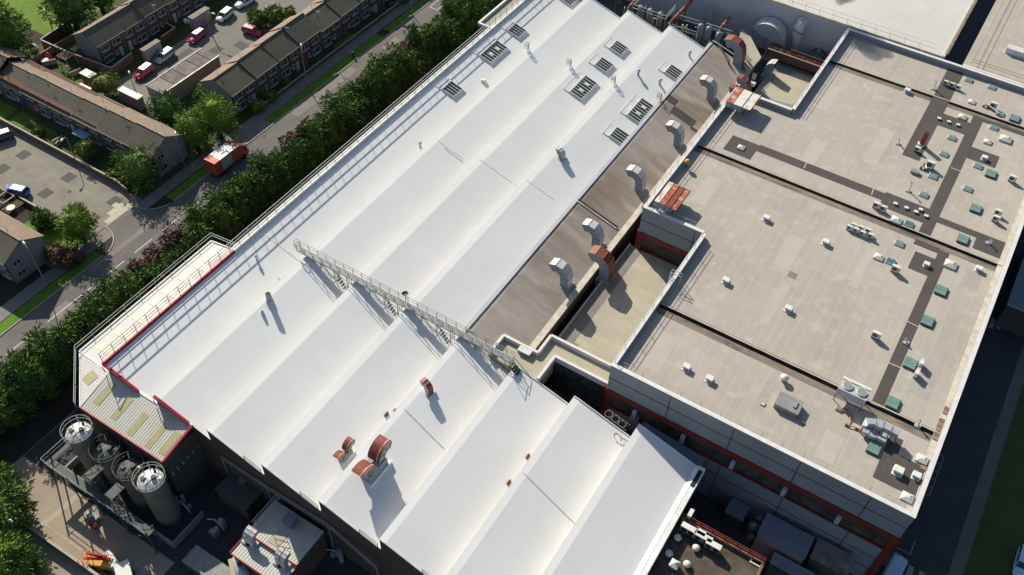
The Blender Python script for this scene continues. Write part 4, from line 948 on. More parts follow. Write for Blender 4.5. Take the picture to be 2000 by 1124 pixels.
pipes('thin brown pipe running to the short silver duct',[(1663,812),(1654,829),(1674,836),(1684,841)],ZF+.25,.07,'yellow_paint')
for k,q in enumerate(((1638,800),(1652,803))):
    p=P(*q,ZF); t=thing('timber_bearer','brown timber bearer block, %s of two below the twin fan cooler'%('left','right')[k],'block',(p.x,p.y,ZF)); b=MB().cbox(0,0,0,.75,.55,.2).build('block','timber_pale',t); MB().cbox(0,0,.2,.6,.4,.06).build('pad','timber',t)
for k,q in enumerate(((1848,803),(1838,826),(1834,836),(1828,853),(1805,911))):
    p=P(*q,ZF); t=thing('paving_stack','brown paving slab pair beside the right parapet, %s from the camera'%(ORD[4-k]),'slab',(p.x,p.y,ZF),group='paving slabs beside the right parapet'); b=MB(); b.cbox(0,-.28,0,.6,.5,.12); b.build('slab','timber',t); MB().cbox(0,.28,0,.6,.5,.10).build('slab','brick_brown',t)
# rust stained housings on the left parapet
def rusty_box(label,a,b_,z0,h,mats,split):
    pa=P(*a,z0+h); pb=P(*b_,z0+h); t=thing('rust_stained_housing',label,'roof unit',((pa.x+pb.x)/2,(pa.y+pb.y)/2,ZF))
    lx,ly=abs(pb.x-pa.x),abs(pa.y-pb.y); x=-lx/2; ws=[k*lx for k in split]
    for k,(wd,mm) in enumerate(zip(ws,mats)):
        c=MB(); hi=z0+h-ZF; lo_=z0-ZF+(.5 if k==len(ws)-1 else 0)
        c.add([(x,-ly/2,lo_),(x+wd,-ly/2,lo_+(0 if k<len(ws)-1 else .35)),(x+wd,-ly/2,hi-.02*k),(x,-ly/2,hi-.02*k),(x,ly/2,lo_),(x+wd,ly/2,lo_),(x+wd,ly/2,hi-.02*k),(x,ly/2,hi-.02*k)],[(0,1,2,3),(7,6,5,4),(4,5,1,0),(1,5,6,2),(4,0,3,7)])
        c.build('side','duct_bluegrey',t); MB().box(x+.02,-ly/2,hi-.02*k,x+wd-.05,ly/2,hi-.02*k+.04).build('lid',mm,t); MB().box(x+wd-.07,-ly/2-.03,lo_+.1,x+wd-.01,ly/2,hi+.06).build('strap','steel_dark',t); x+=wd
    b=MB()
    for sx in (-.8,.8):
        for sy in (-1,1): b.beam((sx,sy,0),(sx,sy,z0-ZF),.12)
    b.build('leg','steel_dark',t)
rusty_box('rust stained white housing on the parapet corner at the far notch',(1440,170),(1466,216),ZF+1.1,.9,('rust','rusty_white','rusty_white'),(.28,.38,.34))
rusty_box('rusty red housing on the parapet corner above the light grey wall',(1307,355),(1321,411),ZF+1.1,.9,('rusty_white','rust','oxide_red','rust'),(.25,.25,.25,.25))
p=P(1340,315,ZP+.2); t=thing('orange_float','small orange round beacon beside the left parapet','beacon',(p.x+.2,p.y,ZF)); MB().lathe(0,0,[(.01,.75),(.38,.9),(.42,1.15),(.25,1.4),(.01,1.45)],12).build('body','yellow_paint',t); MB().cyl(0,0,0,.8,.12,n=8).build('post','steel_dark',t)
# hand rails of the flat roof
def rail_run(label, a, b, z, h=1.0, step=2.4, side=0, group='hand rails round the flat roof'):
    a=Vector((*a,z)); b=Vector((*b,z)); t=thing('parapet_rail',label,'hand rail',a,group=group); d=b-a; L=d.length; u=d.normalized()
    p_=MB(); k=0
    while k*step<=L: v=u*(k*step); p_.beam(v,v+Vector((0,0,h)),.045); k+=1
    p_.build('post','rail_white',t); r_=MB()
    for hh in (h*.5,h): r_.beam(Vector((0,0,hh)),u*L+Vector((0,0,hh)),.04)
    r_.build('rail','rail_white',t)
rail_run('free-standing hand rail along the front edge of the flat roof',(X0+1.2,Y0F+.9),(X2-1,Y0F+.9),ZF,1.15)
rail_run('hand rail on the left parapet of the front and middle sections',(X0+.2,Y0F+.6),(X0+.2,Y1F-.6),ZP,.8)
rail_run('hand rail on the left parapet along the brown roof',(X1+.2,Y1F+.6),(X1+.2,Y2F-.8),ZP,.8)
rail_run('hand rail above the light grey notch wall',(X1+1,Y1F+.9),(X0-.6,Y1F+.9),ZF,1.15)
rail_run('hand rail on the left parapet of the farthest section',(-21.2,Y2F+1),(-21.2,Y3F-1),ZP,.8)
for q,lab in (((1313,542),'pale steel ladder hooked over the left parapet of the middle section'),):
    p=P(*q,ZP); t=thing('parapet_ladder',lab,'ladder',(X0-.1,p.y,ZC)); m=MB()
    for s_ in (-.25,.25): m.beam((-.2,s_,4),(-.2,s_,ZP-ZC+1),.07); m.beam((-.2,s_,ZP-ZC+1),(1.2,s_,ZP-ZC+1),.07); m.beam((1.2,s_,ZP-ZC+1),(1.2,s_,ZF-ZC),.07)
    for k in range(16): m.beam((-.2,-.25,4+k*.3),(-.2,.25,4+k*.3),.04)
    m.build('ladder','cladding_pale',t)
p=P(1248,92,11); 
# ================================================================== PROCESS PLANT AT THE TOP
pd=thing('plant_deck','dark plant deck full of pipes between the white hall and the grey wall','roof deck',(-50,138,6),w=True)
m=MB(); m.box(TX0,YB,5.4,X1+.1,TY0,6.0); m.build('deck','steel_dark',pd); MB().box(X1+.1,Y2F,5.6,-21.45,138.5,7.6).build('upper_deck','steel_grey',pd)
pf=psheet([(1515,142),(1543,147),(1552,141),(1590,152),(1585,172),(1548,206),(1512,196),(1490,180),(1512,160)],7.62); pf.build('concrete_floor','cream_felt',pd)
t=thing('sloping_canopy','pale sloping canopy lit by the sun beyond the brown roof end','canopy',P(1462,105,10.2),w=True)
v=[P(1449,56,10.5),P(1465,70,10.3),P(1487,112,9.9),P(1460,145,9.6),P(1437,92,10.2)]
n=len(v); MB().add([tuple(a) for a in v]+[(a.x,a.y,a.z-.4) for a in v],[tuple(range(n-1,-1,-1)),tuple(range(n,2*n))]+[(i,(i+1)%n,n+(i+1)%n,n+i) for i in range(n)]).build('roof','cream_felt',t)
for k,q in enumerate(((1252,12),(1271,18),(1291,25),(1391,22),(1370,48),(1386,53),(1405,64))):
    p=P(*q,11.0); t=thing('vertical_vessel','grey upright vessel behind the hall, %s of seven'%ordw(k,7),'vessel',(p.x,p.y,6),group='upright vessels in the plant'); MB().lathe(0,0,[(.5,0),(.5,4.7),(.42,4.95),(.01,5.05)],14).build('shell',('steel_grey','duct_bluegrey')[k>2],t); MB().cyl(0,0,4.9,5.5,.07,n=6).build('nozzle','steel_grey',t); MB().lathe(0,0,[(.56,2.4),(.56,2.5)],14).build('band','steel_dark',t)
for k,(a,b) in enumerate((((1228,16),(1246,-4)),((1311,43),(1342,10)),((1409,54),(1426,34)),((1340,14),(1352,0)))):
    p,q_=P(*a,11.0),P(*b,11.0); t=thing('rusty_pipe','rust brown pipe at the far end of the white hall, %s of four'%ORD[k],'pipe',p,group='rusty pipes behind the hall'); d=q_-p
    MB().tube([(0,0,-3),(0,0,0),tuple(d)],.27,10).build('pipe','pipe_rust',t); f=MB(); 
    for s_ in (.2,.5,.8): c=d*s_; u=d.normalized(); f.tube([tuple(c-u*.08),tuple(c+u*.08)],.38,10)
    f.build('collar','rust',t)
def frame3(label, pts, z, h, m='steel_grey', r=.08, name='pipe_bridge', posts=True):
    vs=[P(*q,z+h) for q in pts]; o=Vector((vs[0].x,vs[0].y,z)); t=thing(name,label,'steel frame',o); b=MB()
    for a,c in zip(vs,vs[1:]): b.beam(a-o,c-o,r*1.4); b.beam(a-o-Vector((0,0,.6)),c-o-Vector((0,0,.6)),r)
    b.build('rail',m,t)
    if posts:
        b=MB()
        for a in vs: b.beam((a.x-o.x,a.y-o.y,0),a-o,r*1.3)
        b.build('post',m,t)
frame3('pale hand rail loop round the vessels at the top',[(1250,-2),(1238,9),(1301,32),(1320,10)],6,5.2,'rail_white',.06)
frame3('dark pipe bridge behind the third bay',[(1325,30),(1366,42)],6,5.0,'steel_grey',.10)
frame3('lower dark pipe bridge behind the third bay',[(1305,46),(1360,63)],6,4.4,'steel_grey',.08)
frame3('pipe bridge beside the grey-blue vessels',[(1380,46),(1430,62)],6,5.0,'duct_bluegrey',.10)
frame3('steel frame at the brown roof far end',[(1384,80),(1405,92),(1425,118)],6,4.8,'steel_dark',.12)
frame3('blue-grey pipe run beside the pale canopy',[(1432,76),(1467,118)],9.9,.9,'duct_bluegrey',.16,posts=False)
random.seed(3)
for k in range(16):
    px=1205+k*14+random.uniform(-4,4); py=4+k*5.3+random.uniform(-8,6); z=random.uniform(8,9.8)
    p=P(px,py,z); t=thing('pipework','thin branching pipe among the plant behind the hall','pipe',(p.x,p.y,6),group='thin pipes among the plant')
    b=MB(); dx=random.uniform(-2,2); dy=random.uniform(-.8,2); b.tube([(0,0,0),(0,0,z-6),(dx,0,z-6),(dx,dy,z-6),(dx,dy,z-7)],.09,6); b.build('pipe',random.choice(['steel_grey','rail_white','pipe_rust','duct_bluegrey']),t)
p=P(1513,92,8.5); arc_duct('arch_duct','big round arched duct with white top against the grey wall','duct',(p.x,p.y+.5,6.5),2.6,1.7,2.6,3.2,math.radians(150),0,'duct_white','duct_bluegrey',n=14,every=5)
p=P(1501,142,8); arc_duct('box_hood','grey hooded duct overlooking the sunlit concrete floor','duct',(p.x,p.y,7.6),1.5,.7,1.3,1.5,math.radians(95),math.pi,'duct_white','duct_bluegrey')
a=P(1572,34,14); b_=P(1556,84,9.2); t=thing('slanted_flue','thick pale flue bending out of the grey wall','flue',a,w=True)
MB().tube([(a.x+.3,TY0+.6,13.6),(a.x,TY0-.5,13.6),(a.x-.1,TY0-1.1,12.8),(b_.x,b_.y,9.4),(b_.x,b_.y,6)],[.85,.9,.9,.85,.85],14).build('pipe','duct_white',t); MB().tube([(a.x-.12,TY0-1.2,12.4),(a.x-.2,TY0-1.25,12.2)],.98,14).build('flange','steel_grey',t)
t=thing('rusty_trough','long open trough with orange rusty floor below the grey wall','trough',P(1558,92,9.8),w=True)
a=P(1507,86,9.9); b_=P(1606,112,9.9); 
m=MB(); m.box(a.x,a.y-1.6,9.0,-21.8,a.y+.2,9.55); m.build('floor','rust',t)
m=MB(); m.box(a.x,a.y-1.75,8.5,-21.8,a.y-1.6,9.9); m.box(a.x,a.y+.2,8.5,-21.8,a.y+.35,9.9); m.build('side','brick_factory',t)
m=MB(); m.beam((a.x,a.y-1.68,9.94),(-21.8,a.y-1.68,9.94),.12); m.beam((a.x+3.4,a.y+.28,9.94),(-21.8,a.y+.28,9.94),.12); m.build('hand_rail','rail_white',t)
p=P(1604,100,8); t=thing('round_tank','dark round tank half hidden by the rusty trough','tank',(-24.6,141.4,6)); MB().lathe(0,0,[(1.5,0),(1.5,3.6),(1.2,3.9),(.01,4.1)],20).build('shell','steel_dark',t); MB().cyl(0,0,4.1,4.4,.3).build('hatch','steel_grey',t)
p=P(1468,150,8); 
# white box with stand near the notch parapet
p=P(1468,171,9); t=thing('white_post_box','white box on a post just behind the notch parapet','box',(p.x,p.y,6)); MB().beam((0,0,0),(0,0,3.4),.15).build('post','steel_grey',t); MB().cbox(0,0,3.4,.9,.6,.6).build('box','unit_white',t)
# roof edge clutter on the far left top (small block beside the hedge)
sb=thing('edge_block','small flat grey block with white kerb on the hedge side of the hall','building',(-75,125,0),w=True)
a=P(935,48,8.6); MB().box(a.x,a.y,0,XR-.2,YB+30,8.5).build('wall','cladding',sb); sheet(a.x,a.y,XR-.2,YB+30,8.53).build('roof','cream_felt',sb)
m=MB(); m.beam((a.x,a.y,8.75),(a.x,YB+30,8.75),.35,.5); m.beam((a.x,a.y,8.74),(XR-.3,a.y,8.74),.35,.48); m.build('kerb','white_trim',sb)
# ================================================================== TERRACES OF HOUSES
def terrace(name,label,axis,rc,u0,u1,wf,wb,ze,zr,unit,facing,steps,end_gable=True,win_seed=0,win_z=((.7,1.15),(2.85,1.05)),roof_lit='tiles_sunlit',gap=None):
    """axis: direction of the ridge; rc: ridge coordinate; wf/wb: half widths on the facade side and behind it (facing=+1/-1 across the ridge)"""
    rnd=random.Random(win_seed)
    def W(u,v,z): return (rc+v*facing,u,z) if axis=='y' else (u,rc+v*facing,z)
    flip=(axis=='y')==(facing>0)
    loc=W(u0,0,0); t=thing(name,label,'terraced houses',loc,w=True)
    n=max(1,round(abs(u1-u0)/unit)); du=(u1-u0)/n
    wl=MB(); poly=[W(u0,wf-.25,0)[:2],W(u1,wf-.25,0)[:2],W(u1,-wb+.25,0)[:2],W(u0,-wb+.25,0)[:2]]; wl.prism(poly,0,ze); wl.build('wall','brick',t)
    for u,s_ in ((u0,-1),(u1,1)):
        uu=u+s_*.03*(1 if u1>u0 else -1)
        gb=MB(); q=[W(uu,wf-.25,0),W(uu,wf-.25,ze),W(uu,0,zr-.06),W(uu,-wb+.25,ze),W(uu,-wb+.25,0)]; gb.add(q+[( *W(u-s_*.1*(1 if u1>u0 else -1),0,0)[:2],0)],[(0,1,2,3,4)]); gb.build('gable_wall','render_grey',t)

    for k in range(n):
        a,b=u0+du*k,u0+du*(k+1); dz=.26*steps[k%len(steps)]
        e=.25*(1 if du>0 else -1)
        a2=a-(e if k==0 else 0); b2=b+(e if k==n-1 else 0)
        rf=MB(); rf.add([W(a2,0,zr+dz),W(b2,0,zr+dz),W(b2,wf+.15,ze-.05+dz*.6),W(a2,wf+.15,ze-.05+dz*.6)],[(0,1,2,3)]); rf.add([W(a2,0,zr+dz-.2),W(b2,0,zr+dz-.2),W(b2,wf+.15,ze-.25+dz*.6),W(a2,wf+.15,ze-.25+dz*.6)],[(0,1,2,3)])
        for uu in (a2,b2): rf.add([W(uu,0,zr+dz),W(uu,0,zr+dz-.2),W(uu,wf+.15,ze-.25+dz*.6),W(uu,wf+.15,ze-.05+dz*.6)],[(0,1,2,3)])
        rf.build('roof_slope','tiles_dark' if axis=='x' else 'tiles_shaded_y',t)
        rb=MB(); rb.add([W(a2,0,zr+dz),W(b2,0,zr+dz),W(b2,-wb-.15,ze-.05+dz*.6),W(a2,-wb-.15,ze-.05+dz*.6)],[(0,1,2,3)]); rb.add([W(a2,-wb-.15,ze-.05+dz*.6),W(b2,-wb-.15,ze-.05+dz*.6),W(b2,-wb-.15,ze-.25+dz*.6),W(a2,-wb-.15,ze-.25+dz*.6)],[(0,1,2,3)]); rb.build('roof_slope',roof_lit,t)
        rg=MB(); rg.beam(W(a2,0,zr+dz+.02),W(b2,0,zr+dz+.02),.22,.09); rg.build('ridge','ridge_tile',t); MB().beam(W(a2,wf+.17,ze-.12+dz*.6),W(b2,wf+.17,ze-.12+dz*.6),.12,.12).build('gutter','ridge_tile',t)
        # windows and doors of the facade
        L=abs(du); s_=1 if du>0 else -1
        ws=[(.10,.42,win_z[1][0],win_z[1][1]),(.58,.90,win_z[1][0],win_z[1][1]),(.10,.46,win_z[0][0],win_z[0][1]),(.56,.68,win_z[0][0]+.35,.7)]
        if k%2: ws=[(1-fb,1-fa,z0,h) for (fa,fb,z0,h) in ws[:3]]+[(.34,.44,win_z[0][0]+.35,.7)]
        for (fa,fb,z0,h) in ws:
            fr=MB(); A=W(a+du*fa,wf-.24,z0); B=W(a+du*fb,wf-.24,z0+h)
            p0,p1=Vector(W(a+du*fa,wf-.2,z0)),Vector(W(a+du*fb,wf-.2,z0))
            H=Vector((0,0,h)); m_=p0.lerp(p1,.5)
            for x,y in ((p0,p1),(p0+H,p1+H),(p0,p0+H),(p1,p1+H),(p0.lerp(p1,.36),p0.lerp(p1,.36)+H)): fr.beam(x,y,.09,.09)
            fr.beam(p0-Vector((0,0,.08))+Vector(W(0,.1,0))-Vector(W(0,0,0)),p1-Vector((0,0,.08))+Vector(W(0,.1,0))-Vector(W(0,0,0)),.2,.06)
            f=fr.build('window','window_frame',t)
            gl=MB(); g0,g1=Vector(W(a+du*fa,wf-.225,z0)),Vector(W(a+du*fb,wf-.225,z0)); gl.add([g0,g1,g1+H,g0+H],[(0,1,2,3) if not flip else (3,2,1,0)]); sub(gl,'pane','window_glass',f)
        dr=MB(); p0,p1=Vector(W(a+du*.74,wf-.22,0)),Vector(W(a+du*.88,wf-.22,0)); dr.beam(p0.lerp(p1,.5)+Vector((0,0,0)),p0.lerp(p1,.5)+Vector((0,0,1.85)),.8 if axis=='y' else .8,.8); 
        dr=MB(); d0=W(a+du*(.12 if k%2 else .74),wf-.24,0); d1=W(a+du*(.26 if k%2 else .88),wf-.16,1.85); dr.box(min(d0[0],d1[0]),min(d0[1],d1[1]),0,max(d0[0],d1[0]),max(d0[1],d1[1]),1.85); dr.build('door',rnd.choice(['pale_door','pale_door','blue_door','brick_brown']),t)
        dp=MB(); dp.beam(W(a+du*.985,wf-.15,0),W(a+du*.985,wf-.15,ze),.09); dp.build('drain_pipe','steel_grey',t)
        if rnd.random()<.7: 
            ar=MB(); q=Vector(W(a+du*rnd.uniform(.2,.8),-.6,zr-.3)); ar.beam(q,q+Vector((0,0,.9)),.05); ar.beam(q+Vector((-.3,0,.9)),q+Vector((.5,.1,.95)),.05); ar.beam(q+Vector((.3,-.2,.9)),q+Vector((.3,.25,.9)),.04); ar.build('aerial','rail_white',t)
    return t,W
ZE_,ZR_=4.5,6.3
r1=P(157.5,55.5,ZR_); f1=P(189.5,85,ZE_)
T1,_=terrace('terrace_row','red brick terrace facing the parked cars at the top of the view','y',-135.2,79.4,150,2.9,3.3,ZE_,ZR_,5.6,1,[0,0,1,0],win_seed=1,win_z=((.5,1.05),(2.75,1.0)))
T2,_=terrace('terrace_row','long terrace with stepped tiled roof beside the concrete car park','x',67.3,-102.9,-170,3.3,3.2,ZE_,ZR_,5.9,-1,[0,-.9,-1.9,-2.8,-2.8,-3.5],win_seed=2)
T3,_=terrace('terrace_row','brick terrace along the main road with front gardens','y',-107.1,82.2,150,3.7,3.3,ZE_,ZR_,5.7,1,[0,1,1.6,2.6],win_seed=3)
T4,_=terrace('terrace_row','end terrace house cut by the left edge of the view','x',40.4,-103.0,-130,3.4,3.1,ZE_,ZR_,5.9,-1,[0,-.8],win_seed=4)
# gable windows of the two end houses
for T,yy in ((T2,65.5),(T4,38.6)):
    x=-102.86; f=MB()
    for z0,h in ((.8,1.0),(2.9,.9)):
        for a,b in (((x,yy-.6,z0),(x,yy+.6,z0)),((x,yy-.6,z0+h),(x,yy+.6,z0+h)),((x,yy-.6,z0),(x,yy-.6,z0+h)),((x,yy+.6,z0),(x,yy+.6,z0+h)),((x,yy,z0),(x,yy,z0+h))): f.beam(a,b,.09)
        f2=f.build('window','window_frame',T); f=MB(); g=MB().add([(x-.01,yy-.6,z0),(x-.01,yy+.6,z0),(x-.01,yy+.6,z0+h),(x-.01,yy-.6,z0+h)],[(0,1,2,3)]); sub(g,'pane','window_glass',f2)
aw=P(163,263,2.4); MB().box(aw.x-1.8,aw.y-.8,2.3,aw.x+1.0,aw.y+.7,2.42).build('awning','blue_awning',T2)
# flat-roofed garages and sheds
def garage(name,label,cat,x0,y0,x1,y1,h,mw,mr,sl=.0,edge='shed_felt',door=None):
    t=thing(name,label,cat,(x0,y0,0),w=True); MB().box(x0+.1,y0+.1,0,x1-.1,y1-.1,h-.05).build('wall',mw,t)
    m=MB(); v=[(x0,y0,h),(x1,y0,h+sl),(x1,y1,h+sl),(x0,y1,h),(x0,y0,h-.14),(x1,y0,h+sl-.14),(x1,y1,h+sl-.14),(x0,y1,h-.14)]
    m.add(v,[(0,1,2,3),(7,6,5,4),(4,5,1,0),(5,6,2,1),(6,7,3,2),(7,4,0,3)]); m.build('roof',mr,t)
    if door:
        if door=='-x': MB().box(x0+.04,y0+.5,0,x0+.1,y1-.5,h-.5).build('door','pale_door',t)
        else: MB().box(x1-.1,y0+.4,0,x1-.04,y1-.4,h-.5).build('door','pale_door',t)
    return t
g=garage('garage_block','long flat-roofed garage block with patched and stained felt beside the court','garages',-119.4,77.6,-115.1,90.9,2.6,'garage_wall','garage_felt')
m=MB(); m.box(-115.35,77.6,2.6,-115.1,90.9,2.72); m.box(-119.4,77.6,2.6,-119.25,90.9,2.68); m.build('kerb','rusty_white',g)
m=MB()
for y in (80.6,83.4,86.6,89.2): m.box(-119.3,y,2.6,-115.4,y+.14,2.66)
m.build('felt_joint','gutter_black',g)
m=MB(); m.box(-119.2,77.7,2.6,-115.4,80.6,2.606); m.build('pale_felt','shed_felt',g)
for k in range(4): MB().box(-119.36,78.2+k*3.2,0,-119.30,80.8+k*3.2,2.1).build('door','pale_door',g)
def gq(t_,b_,z): return rect_tb(t_,b_,z)
def shed(label,top,bot,h,mw,mr,name='garden_shed',cat='shed'):
    x0,y0,x1,y1=rect_tb(top,bot,h); return garage(name,label,cat,x0,y0,x1,y1,h,mw,mr)
shed('single garage with grey sheet roof between red and green cars','305,79'.split(',') and (305,76),(281,101),2.6,'garage_wall','shed_felt','single_garage','garage')
shed('single garage with mossy pale roof beside the white car','x' and (400,12),(376,38),2.6,'garage_wall','shed_felt','single_garage','garage')
shed('brilliant white flat-roofed garage at the end of the court',(240,168),(268,195),2.5,'garage_wall','white_roofing','single_garage','garage')
shed('bright white gazebo roof in a back garden',(168,134),(175,153),2.3,'timber','white_roofing','gazebo','gazebo')
shed('long low white lean-to roof behind the stepped terrace',(158,162),(173,177),2.2,'timber','white_roofing','lean_to','lean-to')
shed('small weathered shed on the lawn beside the far gable',(151,87),(145,100),2.0,'timber','shed_felt')
shed('grey metal shed among bushes near the court entry',(532,2),(522,17),2.2,'timber','shed_felt')
# garden walls and fences
def wall_(label,pts,h,m,w=.22,name='garden_wall',cat='wall',capm='kerb_stone',group=None):
    vs=[Vector(p) if len(p)==3 else Vector((*p,0)) for p in pts]; t=thing(name,label,cat,vs[0],group=group); o=vs[0]
    b=MB(); c=MB()
    for a,d in zip(vs,vs[1:]): b.beam(a-o+Vector((0,0,h/2)),d-o+Vector((0,0,h/2)),w,h); c.beam(a-o+Vector((0,0,h+.03)),d-o+Vector((0,0,h+.03)),w+.06,.06)
    b.build('wall' if 'wall' in name else 'panel',m,t); c.build('coping',capm,t)
g0=lambda x,y: tuple(P(x,y,0)[:2])
wall_('brick wall between the concrete car park and the terrace gardens',[(-175,59.3),(-106.5,59.3),(-104.0,58.8)],1.1,'brick_brown')
wall_('brick wall with timber posts on the near side of the car park',[(-116.5,48.8),(-107,48.8),(-103,48.9)],.8,'brick_brown')
wall_('brick wall round the far corner garden beside the playing field',[g0(85,92),g0(140,55)],1.6,'brick',name='garden_wall')
wall_('long brick wall behind the far gable running down to the court',[g0(86,93),g0(135,115),g0(222,148),g0(262,118)],1.6,'brick_brown')
wall_('low brick wall around the blue door garden',[g0(327,57),g0(345,67),g0(318,86)],1.4,'brick',capm='timber_pale')
wall_('pale front garden wall of the road terrace',[(-101.55,84.6),(-101.55,101.0),(-101.55,112.5),(-101.55,150)],.6,'brick_brown')
wall_('timber fence along the playing field',[(-143.2,71),(-143.2,79.5),(-143.2,130)],1.3,'timber',.08,'field_fence','fence','timber_pale')
for k,(a,b) in enumerate((((62,243),(75,250)),((105,284),(125,274)),((112,290),(118,283)),((137,152),(160,142)),((85,131),(112,124)))):
    wall_('low timber garden divider, %s of five'%ordw(k,5),[g0(*a),g0(*b)],.9,'timber_pale',.1,'garden_fence','fence','timber_pale',group='timber dividers in the gardens')
pg=thing('pergola','open timber slat pergola behind the long wall','pergola',P(136,126,0)); b=MB()
for k in range(5): b.beam((-1+k*.5,-1,2),(-1+k*.5,1,2),.08)
for s_ in (-1,1): b.beam((-1.2,s_,1.9),(1.2,s_,1.9),.08); b.beam((-1.1,s_,0),(-1.1,s_,1.9),.09); b.beam((1.1,s_,0),(1.1,s_,1.9),.09)
b.build('frame','timber_pale',pg)
tf=thing('raised_beds','pale timber raised beds and pergola frame by the blue car','timber frame',P(12,388,0)); b=MB()
for (x0_,y0_,x1_,y1_) in ((-2,-1.4,1.6,-1.4),(-2,.6,1.6,.6),(-2,-1.4,-2,.6),(1.6,-1.4,1.6,.6),(-.2,-1.4,-.2,.6)): b.beam((x0_,y0_,.9),(x1_,y1_,.9),.16,.12)
for x_ in (-2,1.6): b.beam((x_,-1.4,0),(x_,-1.4,.9),.12); b.beam((x_,.6,0),(x_,.6,.9),.12)
b.build('frame','timber_pale',tf); b=MB()
for k in range(5): b.beam((2.2+k*.35,-2.2,.5),(2.2+k*.35,.6,.5),.12)
b.build('slat','timber',tf)
# toys and garden clutter behind the terrace
random.seed(11)
for k,(q,nm,lab,mm) in enumerate((((58,113),'play_slide','white and teal toy slide on the dark patio','plastic_teal'),((76,122),'toy_seat','small red toy in the garden','plastic_red'),((90,124),'garden_table','little yellow and white garden table','umbrella_white'),((94,114),'play_tent','pink play tent in a back garden','hot_pink'),((66,97),'folded_parasol','cream folded parasol by the field fence','umbrella_white'),((136,138),'garden_chair','white garden chair near the gazebo','umbrella_white'),((24,412),'plastic_table','round white table on the patio beside the near house roof','umbrella_white'),((390,172),'white_bin','white bin beneath the mid terrace gable','umbrella_white'),((363,45),'white_barrel','pair of white barrels at the end of the mossy garage','umbrella_white'))):
    t=thing(nm,lab,nm.split('_')[-1],P(*q,0)); b=MB()
    if 'tent' in nm or 'parasol' in nm: b.lathe(0,0,[(.9,0),(.7,.7),(.02,1.4)],8)
    elif 'table' in nm: b.cyl(0,0,.62,.70,.65,n=14); b.cyl(0,0,0,.62,.06)
    elif 'slide' in nm: b.beam((-.9,0,0),(.4,0,1.0),.5,.08); b.beam((.4,0,0),(.4,0,1.2),.1); b.beam((.9,.3,0),(.45,.3,1.0),.1)
    elif 'barrel' in nm or 'bin' in nm: b.lathe(0,0,[(.3,0),(.35,.4),(.3,.85),(.01,.9)],12); b.lathe(.6,.3,[(.28,0),(.32,.4),(.28,.75),(.01,.8)],12)
    else: b.cbox(0,0,.35,.5,.5,.08); b.cbox(-.22,0,.43,.08,.5,.5); b.cbox(0,0,0,.1,.1,.35)
    b.build('body',mm,t)
# ================================================================== STREET LAMPS
def lamp(label,base,h,arm=(-.9,0)):
    t=thing('street_lamp',label,'street lamp',(base[0],base[1],0),group='street lamps'); MB().tube([(0,0,0),(0,0,1.2),(0,0,h-.4),(arm[0]*.35,arm[1]*.35,h-.08),(arm[0],arm[1],h)],[.11,.09,.06,.05,.045],8).build('pole','steel_grey',t)
    m=MB(); n=Vector((arm[0],arm[1],0)).normalized(); m.tube([(arm[0],arm[1],h),(arm[0]+n.x*.3,arm[1]+n.y*.3,h+.05),(arm[0]+n.x*.75,arm[1]+n.y*.75,h+.02)],[.09,.19,.08],8); m.build('lamp_head','lamp_head',t)
for lab,b,h,tp in (('street lamp on the grass verge of the main road, middle of the view',(601,171),7.6,(588,85)),('street lamp at the end gable of the long terrace',(362,328),6.2,(343,263)),('street lamp on the verge in front of the left edge house',(93,559),7.4,(48,477)),('lamp post standing in the terrace gardens above the car park',(147,310),4.6,(124,271)),('lamp post at the end of the back court near the white garage',(268,188),4.4,(253,144)),('lamp post on the grass verge at the top of the main road',(805,30),8.0,(797,-30)),('lamp post beside the red cars in the court',(412,66),4.6,(479,43)),('lamp by the playing field edge',(101,52),4.4,(92,34)),('lamp post behind the far terrace',(193,42),4.6,(186,25)),('lamp post low in the near yard trees',(25,1045),4.5,(15,1016)),('court lamp beside the conifer bush',(305,222),3.6,(293,206))):
    bb=P(*b,0); tt=P(*tp,h); d=Vector((tt.x-bb.x,tt.y-bb.y,0)); d=d.normalized()*min(d.length,1.3) if d.length>.05 else Vector((-.8,0,0)); lamp(lab,bb,h,(d.x,d.y))
p=P(497,18,0)
t=thing('waste_bin','small dark litter bin on the road verge','bin',(*P(690,112,0)[:2],0)); MB().cyl(0,0,0,1.0,.22,n=10).build('body','steel_dark',t); MB().lathe(0,0,[(.26,1.0),(.2,1.12),(.01,1.16)],10).build('lid','steel_dark',t)
